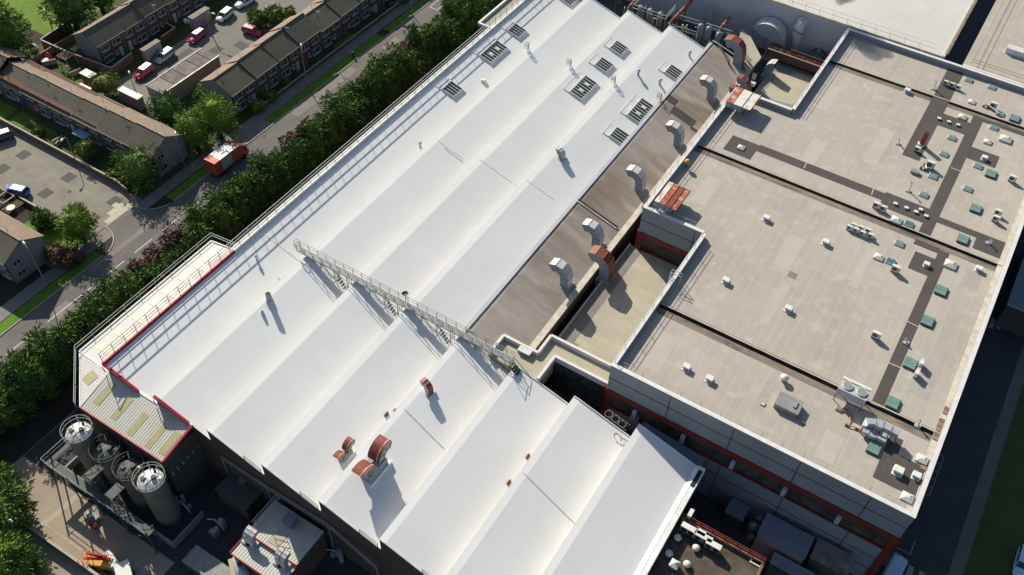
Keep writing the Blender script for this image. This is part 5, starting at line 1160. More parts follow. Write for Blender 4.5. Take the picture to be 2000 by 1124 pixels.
# ================================================================== VEHICLES
def car(label, front, back, paint, L=4.1, W_=1.75, H=1.45, kind='hatch', z=0):
    pf,pb=P(*front,.7),P(*back,.7); c=(pf+pb)/2; ang=math.atan2(pf.y-pb.y,pf.x-pb.x)
    t=thing('parked_car' if kind!='van' else 'parked_van',label,'car' if kind!='van' else 'van',(c.x,c.y,z),ang)
    hl,hw=L/2,W_/2
    # body: sections along x (x, half width, z low, z high)
    secs=[(-hl,.72*hw,.42,.78),(-hl+.12,.93*hw,.30,.90),(-hl+.7,hw,.25,.95),(0,hw,.24,.94),(hl-1.1,hw,.25,.90),(hl-.35,.93*hw,.27,.74),(hl,.70*hw,.36,.60)]
    if kind=='van': secs=[(-hl,.9*hw,.35,1.0),(-hl+.1,hw,.3,1.05),(0,hw,.25,1.05),(hl-.9,hw,.25,1.0),(hl-.2,.95*hw,.3,.85),(hl,.8*hw,.4,.7)]
    b=MB(); vs=[]
    for (x,w,z0,z1) in secs: vs += [(x,-w*.9,z0),(x,-w,(z0+z1)/2),(x,-w*.92,z1),(x,0,z1+.05),(x,w*.92,z1),(x,w,(z0+z1)/2),(x,w*.9,z0)]
    n=7; fs=[(i*n+k,i*n+(k+1)%n,(i+1)*n+(k+1)%n,(i+1)*n+k) for i in range(len(secs)-1) for k in range(n)]
    fs=[f[::-1] for f in fs]+[tuple(range(n)),tuple(range((len(secs)-1)*n+n-1,(len(secs)-1)*n-1,-1))]
    b.add(vs,fs,0,True); b.build('body','car_'+paint,t)
    xr0,xr1=(-hl+.35,.55) if kind=='hatch' else ((-hl+.15,hl-1.2) if kind=='van' else (-hl+.75,.45))
    g0_,g1_=(-hl+.12,1.15) if kind=='hatch' else ((-hl+.08,hl-.7) if kind=='van' else (-hl+.35,1.0))
    zt=H-.04; zb=.88 if kind!='van' else 1.0
    def ringp(x,w,z): return [(x,-w,z),(x,w,z)]
    wr=hw*.74 if kind!='van' else hw*.86
    v=[(g0_,-hw*.90,zb),(g1_,-hw*.90,zb),(g1_,hw*.90,zb),(g0_,hw*.90,zb),(xr0,-wr,zt),(xr1,-wr,zt),(xr1,wr,zt),(xr0,wr,zt)]
    MB().add(v,[(0,1,5,4),(1,2,6,5),(2,3,7,6),(3,0,4,7)]).build('window','car_glass',t)
    m=MB(); m.add([(xr0-.03,-wr-.03,zt),(xr1+.05,-wr-.03,zt),(xr1+.05,wr+.03,zt),(xr0-.03,wr+.03,zt),(xr0+.15,-wr*.8,zt+.06),(xr1-.12,-wr*.8,zt+.06),(xr1-.12,wr*.8,zt+.06),(xr0+.15,wr*.8,zt+.06)],[(0,1,5,4),(1,2,6,5),(2,3,7,6),(3,0,4,7),(4,5,6,7)],0,False)
    for s_ in (-1,1):
        for (xa,xb) in ((g1_,xr1),(g0_,xr0),((g0_+g1_)/2,(xr0+xr1)/2)): m.beam((xa,s_*hw*.905,zb),(xb,s_*(wr+.01),zt),.07,.05)
    m.build('roof','car_'+paint,t)
    for sx in (-1,1):
        for sy in (-1,1):
            w=MB(); x=sx*(hl-.78); w.tube([(x,sy*(hw-.2),.31),(x,sy*(hw+.01),.31)],.31,12); w.build('wheel','tyre',t); 
            hb=MB().tube([(x,sy*(hw+.0),.31),(x,sy*(hw+.025),.31)],.17,10); hb.build('hub','hub_grey',t)
    for sy in (-1,1): MB().cbox(hl-.16,sy*hw*.62,.52,.16,.32,.13).build('headlight','unit_white',t); MB().cbox(-hl+.08,sy*hw*.66,.62,.1,.24,.16).build('tail_light','plastic_red',t)
    return t
car('magenta red hatchback parked third from the camera in the court',(372,80),(396,61),'magenta')
car('pale green estate car parked beside the single garage',(305,121),(337,97),'green',4.3)
car('red hatchback parked nearest the court end',(265,151),(296,128),'red',4.1)
car('white hatchback parked in the court beyond the red one',(428,38),(450,20),'white')
car('dark car with pale roof at the top edge of the court',(463,12),(494,-6),'white',4.5,kind='saloon')
car('bright crimson hatchback on the right side of the court',(505,63),(480,56),'magenta',4.0)
car('blue hatchback parked on the concrete car park',(14,368),(48,376),'blue',4.2)
car('dark green car cut by the left edge of the view',(-16,272),(14,262),'dark_green',4.2)
car('dark car parked in a front bay near the road terrace',(765,3),(790,-3),'dark',4.1)
car('pale blue van in the shade under the grey block corner',(1754,1098),(1736,1132),'pale_blue',4.6,1.85,1.9,'van')
car('cyan car cut by the right edge of the view in deep shade',(1993,1118),(2004,1078),'cyan',4.2)
# lorry
pf,pb=P(474,296,1.5),P(416,336,1.5); c=(pf+pb)/2
c=Vector(((P(482,293,0).x+P(427,344,0).x)/2-.15,72.3,0)); t=thing('box_lorry','red box lorry with white roof and orange rear stripe driving up the main road','lorry',(c.x,c.y,0),R90)
MB().box(-3.3,-1.1,.75,2.0,1.1,3.15).build('box_body','lorry_red',t); MB().box(-2.1,-1.12,3.15,1.1,1.12,3.2).box(1.1,-1.12,3.15,1.5,1.12,3.19).build('roof_panel','lorry_white',t); MB().box(-3.32,-1.12,3.15,-2.1,1.12,3.2).build('rear_stripe','lorry_orange',t)
m=MB(); m.add([(1.5,-1.12,3.19),(2.4,-1.1,2.95),(3.1,-1.0,2.4),(1.5,1.12,3.19),(2.4,1.1,2.95),(3.1,1.0,2.4)],[(0,1,4,3),(1,2,5,4)]); m.build('wind_deflector','hot_pink',t)
MB().box(-1.9,-1.13,.95,.3,-1.1,2.9).build('side_panel','cladding_pale',t)
m=MB(); m.add([(2.05,-1.05,.6),(3.6,-1.0,.6),(3.6,-1.0,1.5),(3.15,-.95,2.45),(2.05,-1.05,2.9),(2.05,1.05,.6),(3.6,1.0,.6),(3.6,1.0,1.5),(3.15,.95,2.45),(2.05,1.05,2.9)],[(0,1,2,3,4),(9,8,7,6,5),(1,6,7,2),(3,8,9,4),(0,5,6,1),(4,9,5,0)]); m.build('cab','lorry_red',t)
MB().add([(3.62,-.9,1.5),(3.18,-.85,2.38),(3.18,.85,2.38),(3.62,.9,1.5)],[(3,2,1,0)]).build('windscreen','car_glass',t)
for x in (-2.4,-1.5,2.7):
    for y in (-1,1): MB().tube([(x,y*.75,.42),(x,y*1.08,.42)],.42,14).build('wheel','tyre',t)
for y in (-1,1): MB().cbox(3.2,y*1.25,1.7,.12,.25,.5).build('mirror','black',t); MB().cbox(3.6,y*.75,.7,.1,.3,.2).build('headlight','unit_white',t)
MB().box(-3.3,-.6,.45,3.2,.6,.75).build('chassis','steel_dark',t)
# ================================================================== TREES
def crown_mb(seed, rx, ry, rz, zc, nb, nl, ls, cone=0.0, droop=.2, core=.74):
    rnd=random.Random(seed); mb=MB()
    def shape(th,ph):
        k=1+.16*math.sin(3*th+seed)+.12*math.sin(5*th+2*seed+3*ph)+.1*math.sin(7*ph+seed)
        return k
    # inner mass
    n,m=12,8; vs=[]
    for j in range(m+1):
        ph=-math.pi/2+math.pi*j/m
        for i in range(n):
            th=2*math.pi*i/n; k=shape(th,ph)*core*rnd.uniform(.85,1.1); c=math.cos(ph)*(1-cone*(math.sin(ph)*.5+.5))
            vs.append((rx*k*c*math.cos(th), ry*k*c*math.sin(th), zc+rz*core*math.sin(ph)*1.05))
    mb.add(vs,[(j*n+i,j*n+(i+1)%n,(j+1)*n+(i+1)%n,(j+1)*n+i) for j in range(m) for i in range(n)])
    for b in range(nb):
        th=rnd.uniform(0,2*math.pi); sp=rnd.uniform(-.85,1); ph=math.asin(sp); k=shape(th,ph)*rnd.uniform(.72,1.0)
        c=math.cos(ph)*(1-cone*(sp*.5+.5))
        bc=Vector((rx*k*c*math.cos(th), ry*k*c*math.sin(th), zc+rz*k*sp)); br=rnd.uniform(.16,.30)*min(rx,rz)*1.15
        for l in range(nl):
            d=Vector((rnd.gauss(0,1),rnd.gauss(0,1),rnd.gauss(.35,1))).normalized(); p=bc+d*br*rnd.uniform(.55,1.15)
            out=(d+Vector((math.cos(th),math.sin(th),.4))*.8).normalized()
            a=out.cross(Vector((rnd.uniform(-1,1),rnd.uniform(-1,1),rnd.uniform(-.3,1)))).normalized(); s_=ls*rnd.uniform(.6,1.3)
            tip=p+out*s_+Vector((0,0,-droop*s_)); w=a*s_*.32
            mb.add([p-w*.5,p+w*.5,tip+w*.35,tip-w*.35],[(0,1,2,3)])
    return mb
def tree_proto(name,label,seed,rx,rz,zc,leaf,nb=60,nl=26,ls=.42,cone=0,group=None,trunk=.14,cat='tree'):
    t=thing(name,label,cat,(0,0,0),group=group)
    b=MB(); rnd=random.Random(seed); b.tube([(0,0,-.1),(.05,.03,zc*.5),(0,.05,zc)],[trunk*1.3,trunk,trunk*.6],8)
    for k in range(5):
        a=rnd.uniform(0,6.28); b.tube([(0,0,zc*(.35+.1*k)),(rx*.5*math.cos(a),rx*.5*math.sin(a),zc*(.6+.1*k))],[trunk*.5,trunk*.2],6)
    b.build('trunk','bark',t)
    crown_mb(seed,rx,rx,rz,zc,nb,nl,ls,cone).build('crown',leaf,t); return t
HG='trees of the long hedge belt beside the road'
protos={'dark':[tree_proto('conifer','dark green conifer in the long hedge belt between road and white hall',k,2.1,3.7,3.6,'leaf_conifer',64,26,.50,.45,HG) for k in (1,2,3,4)],
 'olive':[tree_proto('conifer','olive green conifer in the long hedge belt between road and white hall',11,2.1,3.5,3.4,'leaf_olive',60,26,.48,.40,HG)],
 'yellow':[tree_proto('hedge_shrub','yellowish green shrub in the near stretch of the hedge belt',21,1.9,2.9,3.0,'leaf_yellowish',58,26,.45,.2,HG,cat='shrub')],
 'purple':[tree_proto('purple_shrub','purple leaved shrub among the conifers of the hedge belt',31,1.9,2.9,3.0,'leaf_purple',58,26,.42,.2,HG,cat='shrub'),tree_proto('purple_shrub','purple leaved shrub among the conifers of the hedge belt',32,1.8,2.8,2.9,'leaf_purple',54,26,.42,.2,HG,cat='shrub')],
 'bright':[tree_proto('hedge_shrub','bright green young tree standing out in the hedge belt',41,1.7,2.8,3.2,'leaf_bright',50,26,.42,.2,HG,cat='shrub')],
 'mid':[tree_proto('conifer','mid green bushy tree in the long hedge belt between road and white hall',51,2.1,3.4,3.4,'leaf_mid',60,26,.48,.35,HG)]}
used_p=set()
def plant(kind,x,y,sc,rot,z=0):
    pr=random.choice(protos[kind])
    if pr.name in used_p: o=copy_tree(pr)
    else: used_p.add(pr.name); o=pr
    o.location=(x,y,z); o.rotation_euler=(0,0,rot); o.scale=sc if isinstance(sc,tuple) else (sc,sc,sc); return o
random.seed(5)
pur=[P(510,315,4),P(560,285,4),P(290,510,4),P(262,548,4),P(330,470,4),P(400,410,4)]; yel=[P(118,600,4),P(95,640,4),P(150,625,4)]; bri=[P(650,185,5),P(545,385,4)]
y=16.0
while y<186:
    for row_,(xx,jit) in enumerate(((-86.6,.5),(-84.3,.5))):
        yy=y+(1.2 if row_ else 0)+random.uniform(-.4,.4); x=xx+random.uniform(-jit,jit)
        def near_(L,d): return row_==0 and any(abs(yy-p.y)<d for p in L)
        kind='dark'; rr=random.random()
        if near_(pur,1.4): kind='purple'
        elif near_(yel,1.3): kind='yellow'
        elif near_(bri,1.2): kind='bright'
        elif rr<.13: kind='olive'
        elif rr<.26: kind='mid'
        elif rr<.31 and row_==0: kind='purple'
        if yy<46 and kind=='dark' and random.random()<.45: kind=random.choice(['olive','mid'])
        hs=random.uniform(.74,1.14)*(1.0 if yy<110 else 1.08)
        plant(kind,x,yy,(random.uniform(.82,1.2),random.uniform(.82,1.2),hs),random.uniform(0,6.28))
    y+=2.1
for pr_list in protos.values():
    for pr in pr_list:
        if pr.name not in used_p: plant_at=pr; pr.location=(-85.5,random.uniform(60,150),0); used_p.add(pr.name)
def single(name,label,px,py,z,r,h,leaf,seed,cat='tree',ls=.42,dens=1.0,cone=.1):
    """crown centre seen at this spot at height z"""
    p=P(px,py,z); t=tree_proto(name,label,seed,r,h/2,h*.55,leaf,int(58*dens),26,ls,cone,trunk=.05*h,cat=cat); t.location=(p.x,p.y,0); return t
single('garden_tree','large bright green tree at the end of the road terrace, right of a smaller one',420,228,4.2,3.1,7.6,'leaf_bright',101,dens=2.0)
single('garden_tree','smaller bright yellow-green tree left of the large bright one',376,256,3.6,2.4,6.4,'leaf_bright',102,dens=1.5)
single('garden_conifer','very dark round conifer behind the garage block',325,218,3.4,2.5,6.2,'leaf_conifer',103,dens=1.3)
single('garden_tree','dark bushy tree in front of the long terrace end gable',270,327,3.2,3.0,6.0,'leaf_mid',104,dens=1.6)
single('garden_bush','round olive bush in the terrace front garden above the car park',168,292,1.8,1.4,3.2,'leaf_olive',105,'bush',.32)
single('garden_bush','low yellow bush beside the dark tree at the car park wall',243,349,.9,1.0,1.7,'leaf_yellowish',106,'bush',.28,.7)
single('garden_bush','low olive bush left of the yellow one',222,343,.8,.9,1.6,'leaf_olive',107,'bush',.28,.6)
single('street_tree','spiky bright green tree on the corner by the car park mouth',152,440,3.0,2.4,5.6,'leaf_bright',108,dens=1.5)
single('garden_bush','dark bush on the lawn of the left edge house',80,428,1.2,1.4,2.6,'leaf_conifer',109,'bush',.32)
single('garden_bush','small green bush nearer the corner tree',104,432,1.0,.9,1.9,'leaf_mid',110,'bush',.28,.7)
single('garden_bush','wide dark purple shrub in the shade of the left edge house',112,497,1.2,1.9,2.6,'leaf_purple',111,'bush',.34)
single('garden_bush','second purple shrub towards the verge in shade',140,505,1.0,1.4,2.2,'leaf_purple',112,'bush',.32)
single('field_tree','grey green tree at the left edge of the playing field',6,72,4.5,4.2,9.5,'leaf_mid',113,ls=.6,dens=2.4)
single('field_tree','dark spreading tree on the playing field beside the far terrace',135,14,4.5,3.9,8.5,'leaf_mid',114,ls=.6,dens=2.4)
single('field_tree','green tree at the top edge behind the far terrace',192,-4,3.0,2.6,7,'leaf_mid',115,ls=.5,dens=1.6)
single('garden_hedge','tall clipped green hedge behind the white gazebo',205,168,1.8,2.6,3.8,'leaf_olive',116,'hedge',.3,1.3)
single('garden_bush','small bright bush by the timber divider',131,155,1.0,.9,1.8,'leaf_bright',117,'bush',.28,.6)
single('garden_bush','rounded pale green bush near the crimson car',540,33,1.8,1.9,3.4,'leaf_olive',118,'bush',.34,1.2)
single('garden_bush','dark green bush between shed and crimson car',517,38,1.3,1.4,2.6,'leaf_mid',119,'bush',.32)
single('garden_bush','olive bush beside the court kerb',500,42,1.3,1.3,2.4,'leaf_olive',120,'bush',.32)
single('garden_bush','yellow bush behind the ridge of the road terrace',567,24,1.0,1.0,1.8,'leaf_yellowish',121,'bush',.28,.7)
single('garden_bush','mossy bush at the court edge by the lamp',496,30,1.2,1.2,2.2,'leaf_olive',122,'bush',.3,.8)
single('garden_bush','small bright bush in the front garden beside the footpath',530,188,.8,.9,1.5,'leaf_bright',123,'bush',.26,.6)
single('garden_bush','green bush at the garden corner near the first lamp',503,208,.9,1.1,1.9,'leaf_bright',124,'bush',.28,.7)
single('garden_bush','yellow flowering bush in the terrace front garden',561,160,.7,.6,1.2,'leaf_yellowish',125,'bush',.24,.5)
single('garden_bush','bush below the mid terrace gable',395,185,1.2,1.4,2.4,'leaf_mid',126,'bush',.3,.8)
single('garden_bush','small bush on the strip of garden soil by the car park lamp',75,258,.8,.9,1.6,'leaf_olive',127,'bush',.28,.6)
single('yard_tree','mid green tree at the lower left edge of the yard',6,1000,3.5,2.7,6.2,'leaf_mid',128,ls=.5,dens=1.7)
single('yard_tree','bright green tree at the bottom left corner',2,1096,3.6,2.6,6.4,'leaf_bright',129,ls=.45,dens=1.7)
single('yard_tree','green bushy tree right of the bright corner tree',45,1108,2.6,1.9,4.8,'leaf_mid',130,ls=.45,dens=1.4)
single('yard_tree','half shaded tree above the lower left trees',-22,960,3.5,3.2,6.6,'leaf_mid',131,ls=.5,dens=1.4)
# ================================================================== YARD AND SILOS
def silo(label, x, y, h, top_m, ring=True, open_=False):
    t=thing('silo',label,'silo',(x,y,0),group='row of silos in the yard'); r=1.42
    MB().lathe(0,0,[(r,0),(r,h)],28).build('shell','tank_brown',t)
    MB().lathe(0,0,[(r+.02,h-.02),(r*.75,h+.22),(r*.4,h+.34),(.01,h+.38)],28).build('dome',top_m,t)
    m=MB()
    for z in (h*.33,h*.66,h-.15): m.lathe(0,0,[(r+.03,z),(r+.03,z+.1)],28)
    m.build('hoop','steel_grey',t)
    m=MB(); R_=r+.28 if ring else r+.1
    for z in (h+.35,h+.95): m.ring((0,0,z),R_,.05,26)
    for k in range(13): a=2*math.pi*k/13; m.beam((R_*math.cos(a),R_*math.sin(a),h-.2),(R_*math.cos(a),R_*math.sin(a),h+.95),.05)
    m.build('guard_ring','steel_grey' if not open_ else 'steel_dark',t)
    m=MB(); m.cyl(.3,.3,h+.2,h+.65,.28,n=12); m.cbox(-.6,-.4,h+.15,.5,.4,.35); m.beam((-1.0,.2,h+.4),(.8,-.7,h+.45),.08); m.beam((.2,-1.0,h+.35),(.4,.9,h+.4),.06); m.cyl(-.3,1.0,h+.1,h+.5,.16,n=10)
    m.build('fittings','steel_dark',t); m=MB(); m.cbox(.9,.7,h+.1,.35,.35,.3); m.tube([(-.9,.9,h+.1),(-.9,.9,h+.7),(-1.4,1.2,h+.7)],.07,6); m.build('valve','unit_white',t)
    return t
silo('silo with brilliant white domed top at the far left of the row',-70.2,23.2,8.3,'tank_silver')
silo('lower silo with dark open guard ring, second from the left',-66.7,23.6,6.8,'steel_dark',open_=True)
silo('lower silo with dark open guard ring, third from the left',-62.7,23.4,6.8,'steel_dark',open_=True)
silo('tall brown steel silo with white top nearest the lean-to corner',-58.6,23.2,8.6,'tank_silver')
for k,(x,y) in enumerate(((-65.7,20.6),(-61.9,20.2))):
    t=thing('silo_ladder','caged ladder tower in front of the %s low silo'%('left','right')[k],'ladder',(x,y,0)); m=MB()
    for sx in (-.45,.45):
        for sy in (-.45,.45): m.beam((sx,sy,0),(sx,sy,7.0),.07)
    for j in range(14): z=.4+j*.5; m.beam((-.45,-.45,z),(.45,-.45,z),.045); m.beam((-.45,.45,z),(.45,.45,z),.045); m.beam((-.45,-.45,z),(-.45,.45,z),.045); m.beam((.45,-.45,z),(.45,.45,z),.045)
    m.build('tower','steel_dark',t); m=MB().box(-.6,-.6,6.9,.6,1.2,6.96); m.build('landing','steel_dark',t)
pf_=thing('silo_platform','dark steel gantry platform running in front of the silo row','platform',(-66,20,0),w=True)
m=MB(); m.box(-73.4,19.2,3.9,-56.5,20.2,4.0); m.box(-73.4,20.2,3.9,-72.6,24.6,4.0); m.build('deck','steel_dark',pf_)
m=MB()
for x in (-73.4,-69.2,-65,-60.8,-56.5):
    for yy in (19.2,20.2): m.beam((x,yy,0),(x,yy,5.1),.14)
m.beam((-73.4,24.6,0),(-73.4,24.6,5.1),.14); m.beam((-69.2,19.2,0),(-65,19.2,3.9),.1); m.beam((-60.8,19.2,0),(-56.5,19.2,3.9),.1); m.build('column','steel_dark',pf_)
for z in (4.5,5.1):
    m=MB(); m.beam((-73.4,19.15,z),(-56.5,19.15,z),.06); m.beam((-73.45,19.2,z),(-73.45,24.6,z),.06); m.beam((-73.4,24.65,z),(-71.8,24.65,z),.06); m.build('hand_rail','steel_grey' if z>5 else 'steel_dark',pf_)
bd=thing('bund_wall','low concrete bund wall round the silo row','wall',(-66,22,0),w=True)
m=MB(); m.box(-73.2,20.6,0,-55.2,20.8,1.2); m.box(-55.4,20.8,0,-55.2,25.5,1.2); m.box(-73.2,20.8,0,-73.0,25.5,1.2); m.build('wall','steel_grey',bd)
m=MB(); m.box(-73.25,20.55,1.2,-55.15,20.85,1.26); m.build('coping','steel_grey',bd)
frame3('white topped pipe bridge between lean-to and tall silo',[(388,848),(332,912)],0,6.4,'rail_white',.08)
frame3('thick pale pipe pair crossing from the lean-to edge to the silo top',[(392,834),(347,872),(305,912)],0,8.2,'rail_white',.07)
for k in range(7):
    p=P(382-k*9.5,852+k*11,6.2); t=thing('pipe_fitting','small white bent pipe fitting on the rack below the red eaves','pipe',(p.x,p.y,0),group='white pipe fittings on the rack'); MB().tube([(0,0,0),(0,0,5.6),(.5,.2,6.0),(1.0,.1,5.8)],.09,6).build('pipe','rail_white',t)
wall_('dark low wall with hand rail along the bottom left of the yard',[(-76,13.2),(-58,13.6)],1.3,'steel_dark',.25,'yard_wall')
# skid with control gear in the shade
for q,lab,mm in (((222,965),'dark skid with control boxes under the gantry','duct_bluegrey'),((232,978),'small red pump on the skid under the gantry','plastic_red')):
    p=P(*q,.5); t=thing('plant_skid' if 'skid' in lab[:10] else 'pump',lab,'machine',(p.x,18.2 if 'dark' in lab else 17.6,0)); m=MB(); m.cbox(0,0,0,1.8 if 'dark' in lab else .7,.9 if 'dark' in lab else .6,.6); m.cbox(-.3,0,.6,.5,.4,.5); m.build('body',mm,t); MB().cyl(.3,0,.6,1.0,.2,n=10).build('motor','steel_grey',t)
# boom lift and lorry pieces
p=P(197,1098,1); t=thing('boom_lift','red and yellow folded boom lift parked in the sunlit yard','access platform',(p.x,p.y,0),math.radians(200)); m=MB(); m.cbox(0,0,.45,2.6,1.3,.5); m.cbox(-.9,0,.95,.9,1.1,.6); m.build('chassis','yellow_paint',t)
m=MB(); m.beam((-1.1,-.3,1.6),(1.5,-.3,1.9),.25,.3); m.beam((1.5,-.3,1.9),(-.9,-.35,2.2),.2,.25); m.beam((-.9,-.1,1.9),(1.8,.2,1.5),.22,.25); m.build('boom','plastic_red',t)
m=MB(); m.box(1.5,-.6,.9,2.1,.8,1.0); 
for x,y in ((1.5,-.6),(2.1,-.6),(2.1,.8),(1.5,.8)): m.beam((x,y,1.0),(x,y,1.9),.06)
for a,b in (((1.5,-.6),(2.1,-.6)),((2.1,-.6),(2.1,.8)),((2.1,.8),(1.5,.8)),((1.5,.8),(1.5,-.6))): m.beam((*a,1.9),(*b,1.9),.06)
m.build('basket','orange_paint',t)
for x in (-.9,.9):
    for y in (-.65,.65): MB().tube([(x,y-.12,.4),(x,y+.12,.4)],.4,12).build('wheel','tyre',t)
p=P(216,1095,1); t=thing('white_container','small white lidded container beside the boom lift','container',(p.x,p.y,0),math.radians(-12)); MB().cbox(0,0,.1,2.0,1.0,1.2).build('body','unit_white',t); MB().cbox(0,0,1.3,2.1,1.1,.12).build('lid','unit_white',t); MB().cbox(0,-.51,.5,1.2,.04,.4).build('panel','steel_grey',t)
p=P(243,1122,1); t=thing('trailer','white trailer with crimson drawbar at the bottom edge','trailer',(p.x,p.y,0),math.radians(150)); MB().cbox(0,0,.5,2.8,1.6,.9).build('body','unit_white',t); MB().beam((1.4,0,.6),(2.8,.4,.6),.14).beam((1.4,.8,1.0),(2.6,.9,1.2),.12).build('drawbar','crimson_trim',t)
for y in (-.8,.8): MB().tube([(0,y-.1,.35),(0,y+.1,.35)],.35,12).build('wheel','tyre',t)
# brick pump house and dark low roofs in front of the hall
bh=thing('brick_outhouse','dark roofed red brick outhouse in the shade in front of the hall','outhouse',(-52,24,0),w=True)
a=P(474,950,3.2); MB().box(a.x-2.3,a.y-2.0,0,a.x+2.3,a.y+2.0,3.1).build('wall','brick_factory',bh); MB().box(a.x-2.45,a.y-2.15,3.1,a.x+2.45,a.y+2.15,3.25).build('roof','steel_dark',bh); MB().cbox(a.x-.4,a.y+.6,3.25,.9,.9,.35).build('hatch','glass_green',bh)
# plant room with ribbed roof
pr=thing('plant_room','plant room with ribbed pale roof half lit by the sun at bottom centre','plant room',(-43,26,0),w=True)
PX0,PX1,PY0,PY1,PZ=-47.3,-40.2,25.3,29.9,5.0
MB().box(PX0+.1,PY0,0,PX1-.1,PY1,PZ-.05).build('wall','brick_factory',pr); MB().box(PX0+.1,PY0-2.6,0,PX1-.1,PY0-.01,PZ-.4).build('wall','brick_factory',pr)
m=MB(); sheet(PX0,PY0,PX1,PY1,PZ,mb=m); m.build('roof','ribbed_sheet',pr)
m=MB(); sheet(PX0,PY0-2.7,PX1,PY0,PZ-.35,mb=m); m.build('lower_roof','ribbed_sheet',pr)
m=MB(); m.box(PX0,PY0-.08,PZ-.34,PX1,PY0,PZ+.06); m.box(PX0-.08,PY0-2.7,PZ-.5,PX0,PY1,PZ-.2); m.box(PX0,PY0-2.8,PZ-.55,PX1,PY0-2.7,PZ-.3); m.build('fascia','crimson_trim',pr)
p=P(497,1040,5.1); MB().box(-44.6,PY0+.4,PZ+.01,-43.2,PY0+2.2,PZ+.05).build('roof_patch','cream_felt',pr)
MB().box(-44.6,28.2,PZ,-43.3,29.4,PZ+1.2).build('roof_box','roof_blueish',pr)
for k,(px,py) in enumerate(((478,1052),(487,1058),(541,1092),(552,1098))):
    p=P(px,py,5.8); arc_duct('roof_duct','pale curved duct on the ribbed plant room roof, %s'%('far left','second from the left','third from the left','far right')[k],'duct',(p.x,PY0-.6,PZ-.2),.62,.7,.6,.9,math.radians(100),-R90,'duct_white','galvanised','curved ducts on the plant room')
for k in range(3):
    a=P(462+k*5,1022-k*4+k*8,5.6); t=thing('roof_rail','thin white bar at the left edge of the plant room roof, %s'%('lowest','middle','highest')[k],'rail',(PX0-.15+.3*k,PY0+1,PZ)); MB().beam((0,0,.5),(0,5.2-k*.6,.5),.07).beam((0,.4,0),(0,.4,.5),.06).beam((0,4.2,0),(0,4.2,.5),.06).build('bar','rail_white',t)
p=P(470,1108,2.6); t=thing('horizontal_tank','white horizontal tank on a beige steel stand below the plant room','tank',(p.x,p.y,0),math.radians(-35)); MB().tube([(-1.4,0,2.6),(-1.2,0,2.6),(1.2,0,2.6),(1.4,0,2.6)],[.5,.72,.72,.5],18).build('shell','tank_silver',t); m=MB()
for x in (-.9,.9):
    for y in (-.5,.5): m.beam((x,y,0),(x,y,2.2),.12)
m.box(-1.8,-1.2,1.75,1.8,2.2,1.83); m.build('stand','timber_pale',t); m=MB(); m.cbox(0,.0,3.25,.5,.4,.15); m.beam((-.8,0,3.3),(.8,.1,3.3),.06); m.build('fitting','steel_dark',t)
t=thing('container_roof','grey edged low container roof at the bottom edge','container',(*P(415,1112,1.8)[:2],0)); MB().cbox(0,0,0,7,2.2,1.7).build('body','steel_dark',t); MB().cbox(0,0,1.7,7.1,2.3,.1).build('roof','steel_grey',t)
frame3('pipe rail along the foot of the hall front wall',[(432,892),(520,950),(640,1024),(735,1108)],0,6.9,'steel_grey',.11)
# clutter in the shade
random.seed(21)
for k,(q,lab) in enumerate((((455,895),'small lit valve cluster below the hall front wall'),((455,938),'tall pale pipe cluster beside the brick outhouse'),((416,1020),'pipe cluster behind the bottom container'),((600,1075),'vent pipes beside the plant room'),((650,1080),'small pale box in the shaded pit'),((655,1035),'tank end in the shade below the front wall'),((775,1095),'thick insulated pipe pair at the bottom edge'),((350,985),'dark tank group right of the tall silo'))):
    p=P(*q,1.5); t=thing('plant_cluster',lab,'machine',(p.x,p.y,0)); m=MB()
    for j in range(4):
        x,y_=random.uniform(-1,1),random.uniform(-1,1); h=random.uniform(.8,2.6)
        if j%2: m.cyl(x,y_,0,h,random.uniform(.12,.35),n=10)
        else: m.cbox(x,y_,0,random.uniform(.4,.9),random.uniform(.4,.9),h*.6)
    m.build('body',random.choice(['steel_grey','duct_bluegrey','steel_dark']),t); b=MB(); b.tube([(-1,0,1.2),(0,.3,1.6),(1,.2,1.2),(1.2,.2,.3)],.08,6); b.build('pipe','rail_white',t)
# ================================================================== BOTTOM RIGHT
dk=thing('dark_roof_block','low block with dark stained roof crowded with condensers at bottom right','building',(-2,45,0),w=True)
DZ=7.9; DX1=P(1495,1095,DZ).x; DY=P(1332,1012,DZ).y
MB().box(-7.5,20,0,DX1,DY,DZ-.1).build('wall','brick_factory',dk); sheet(-7.55,20,DX1,DY,DZ).build('roof','dark_roof',dk)
m=MB(); m.beam((-7.4,DY-.15,DZ+.2),(DX1,DY-.15,DZ+.2),.34,.42); m.beam((DX1-.1,20,DZ+.2),(DX1-.1,DY,DZ+.2),.3,.40); m.build('parapet','brick_brown',dk)
m=MB(); m.beam((-7.4,DY+.05,DZ+.5),(DX1,DY+.05,DZ+.5),.12)
for k in range(7): x=-6.6+k*1.4; m.beam((x,DY+.05,DZ),(x,DY+.05,DZ+.95),.08); m.beam((x,DY-.4,DZ+.42),(x,DY+.05,DZ+.42),.06)
m.beam((-7.4,DY+.05,DZ+.95),(DX1,DY+.05,DZ+.95),.08); m.build('rail','red_steel',dk)
used={}
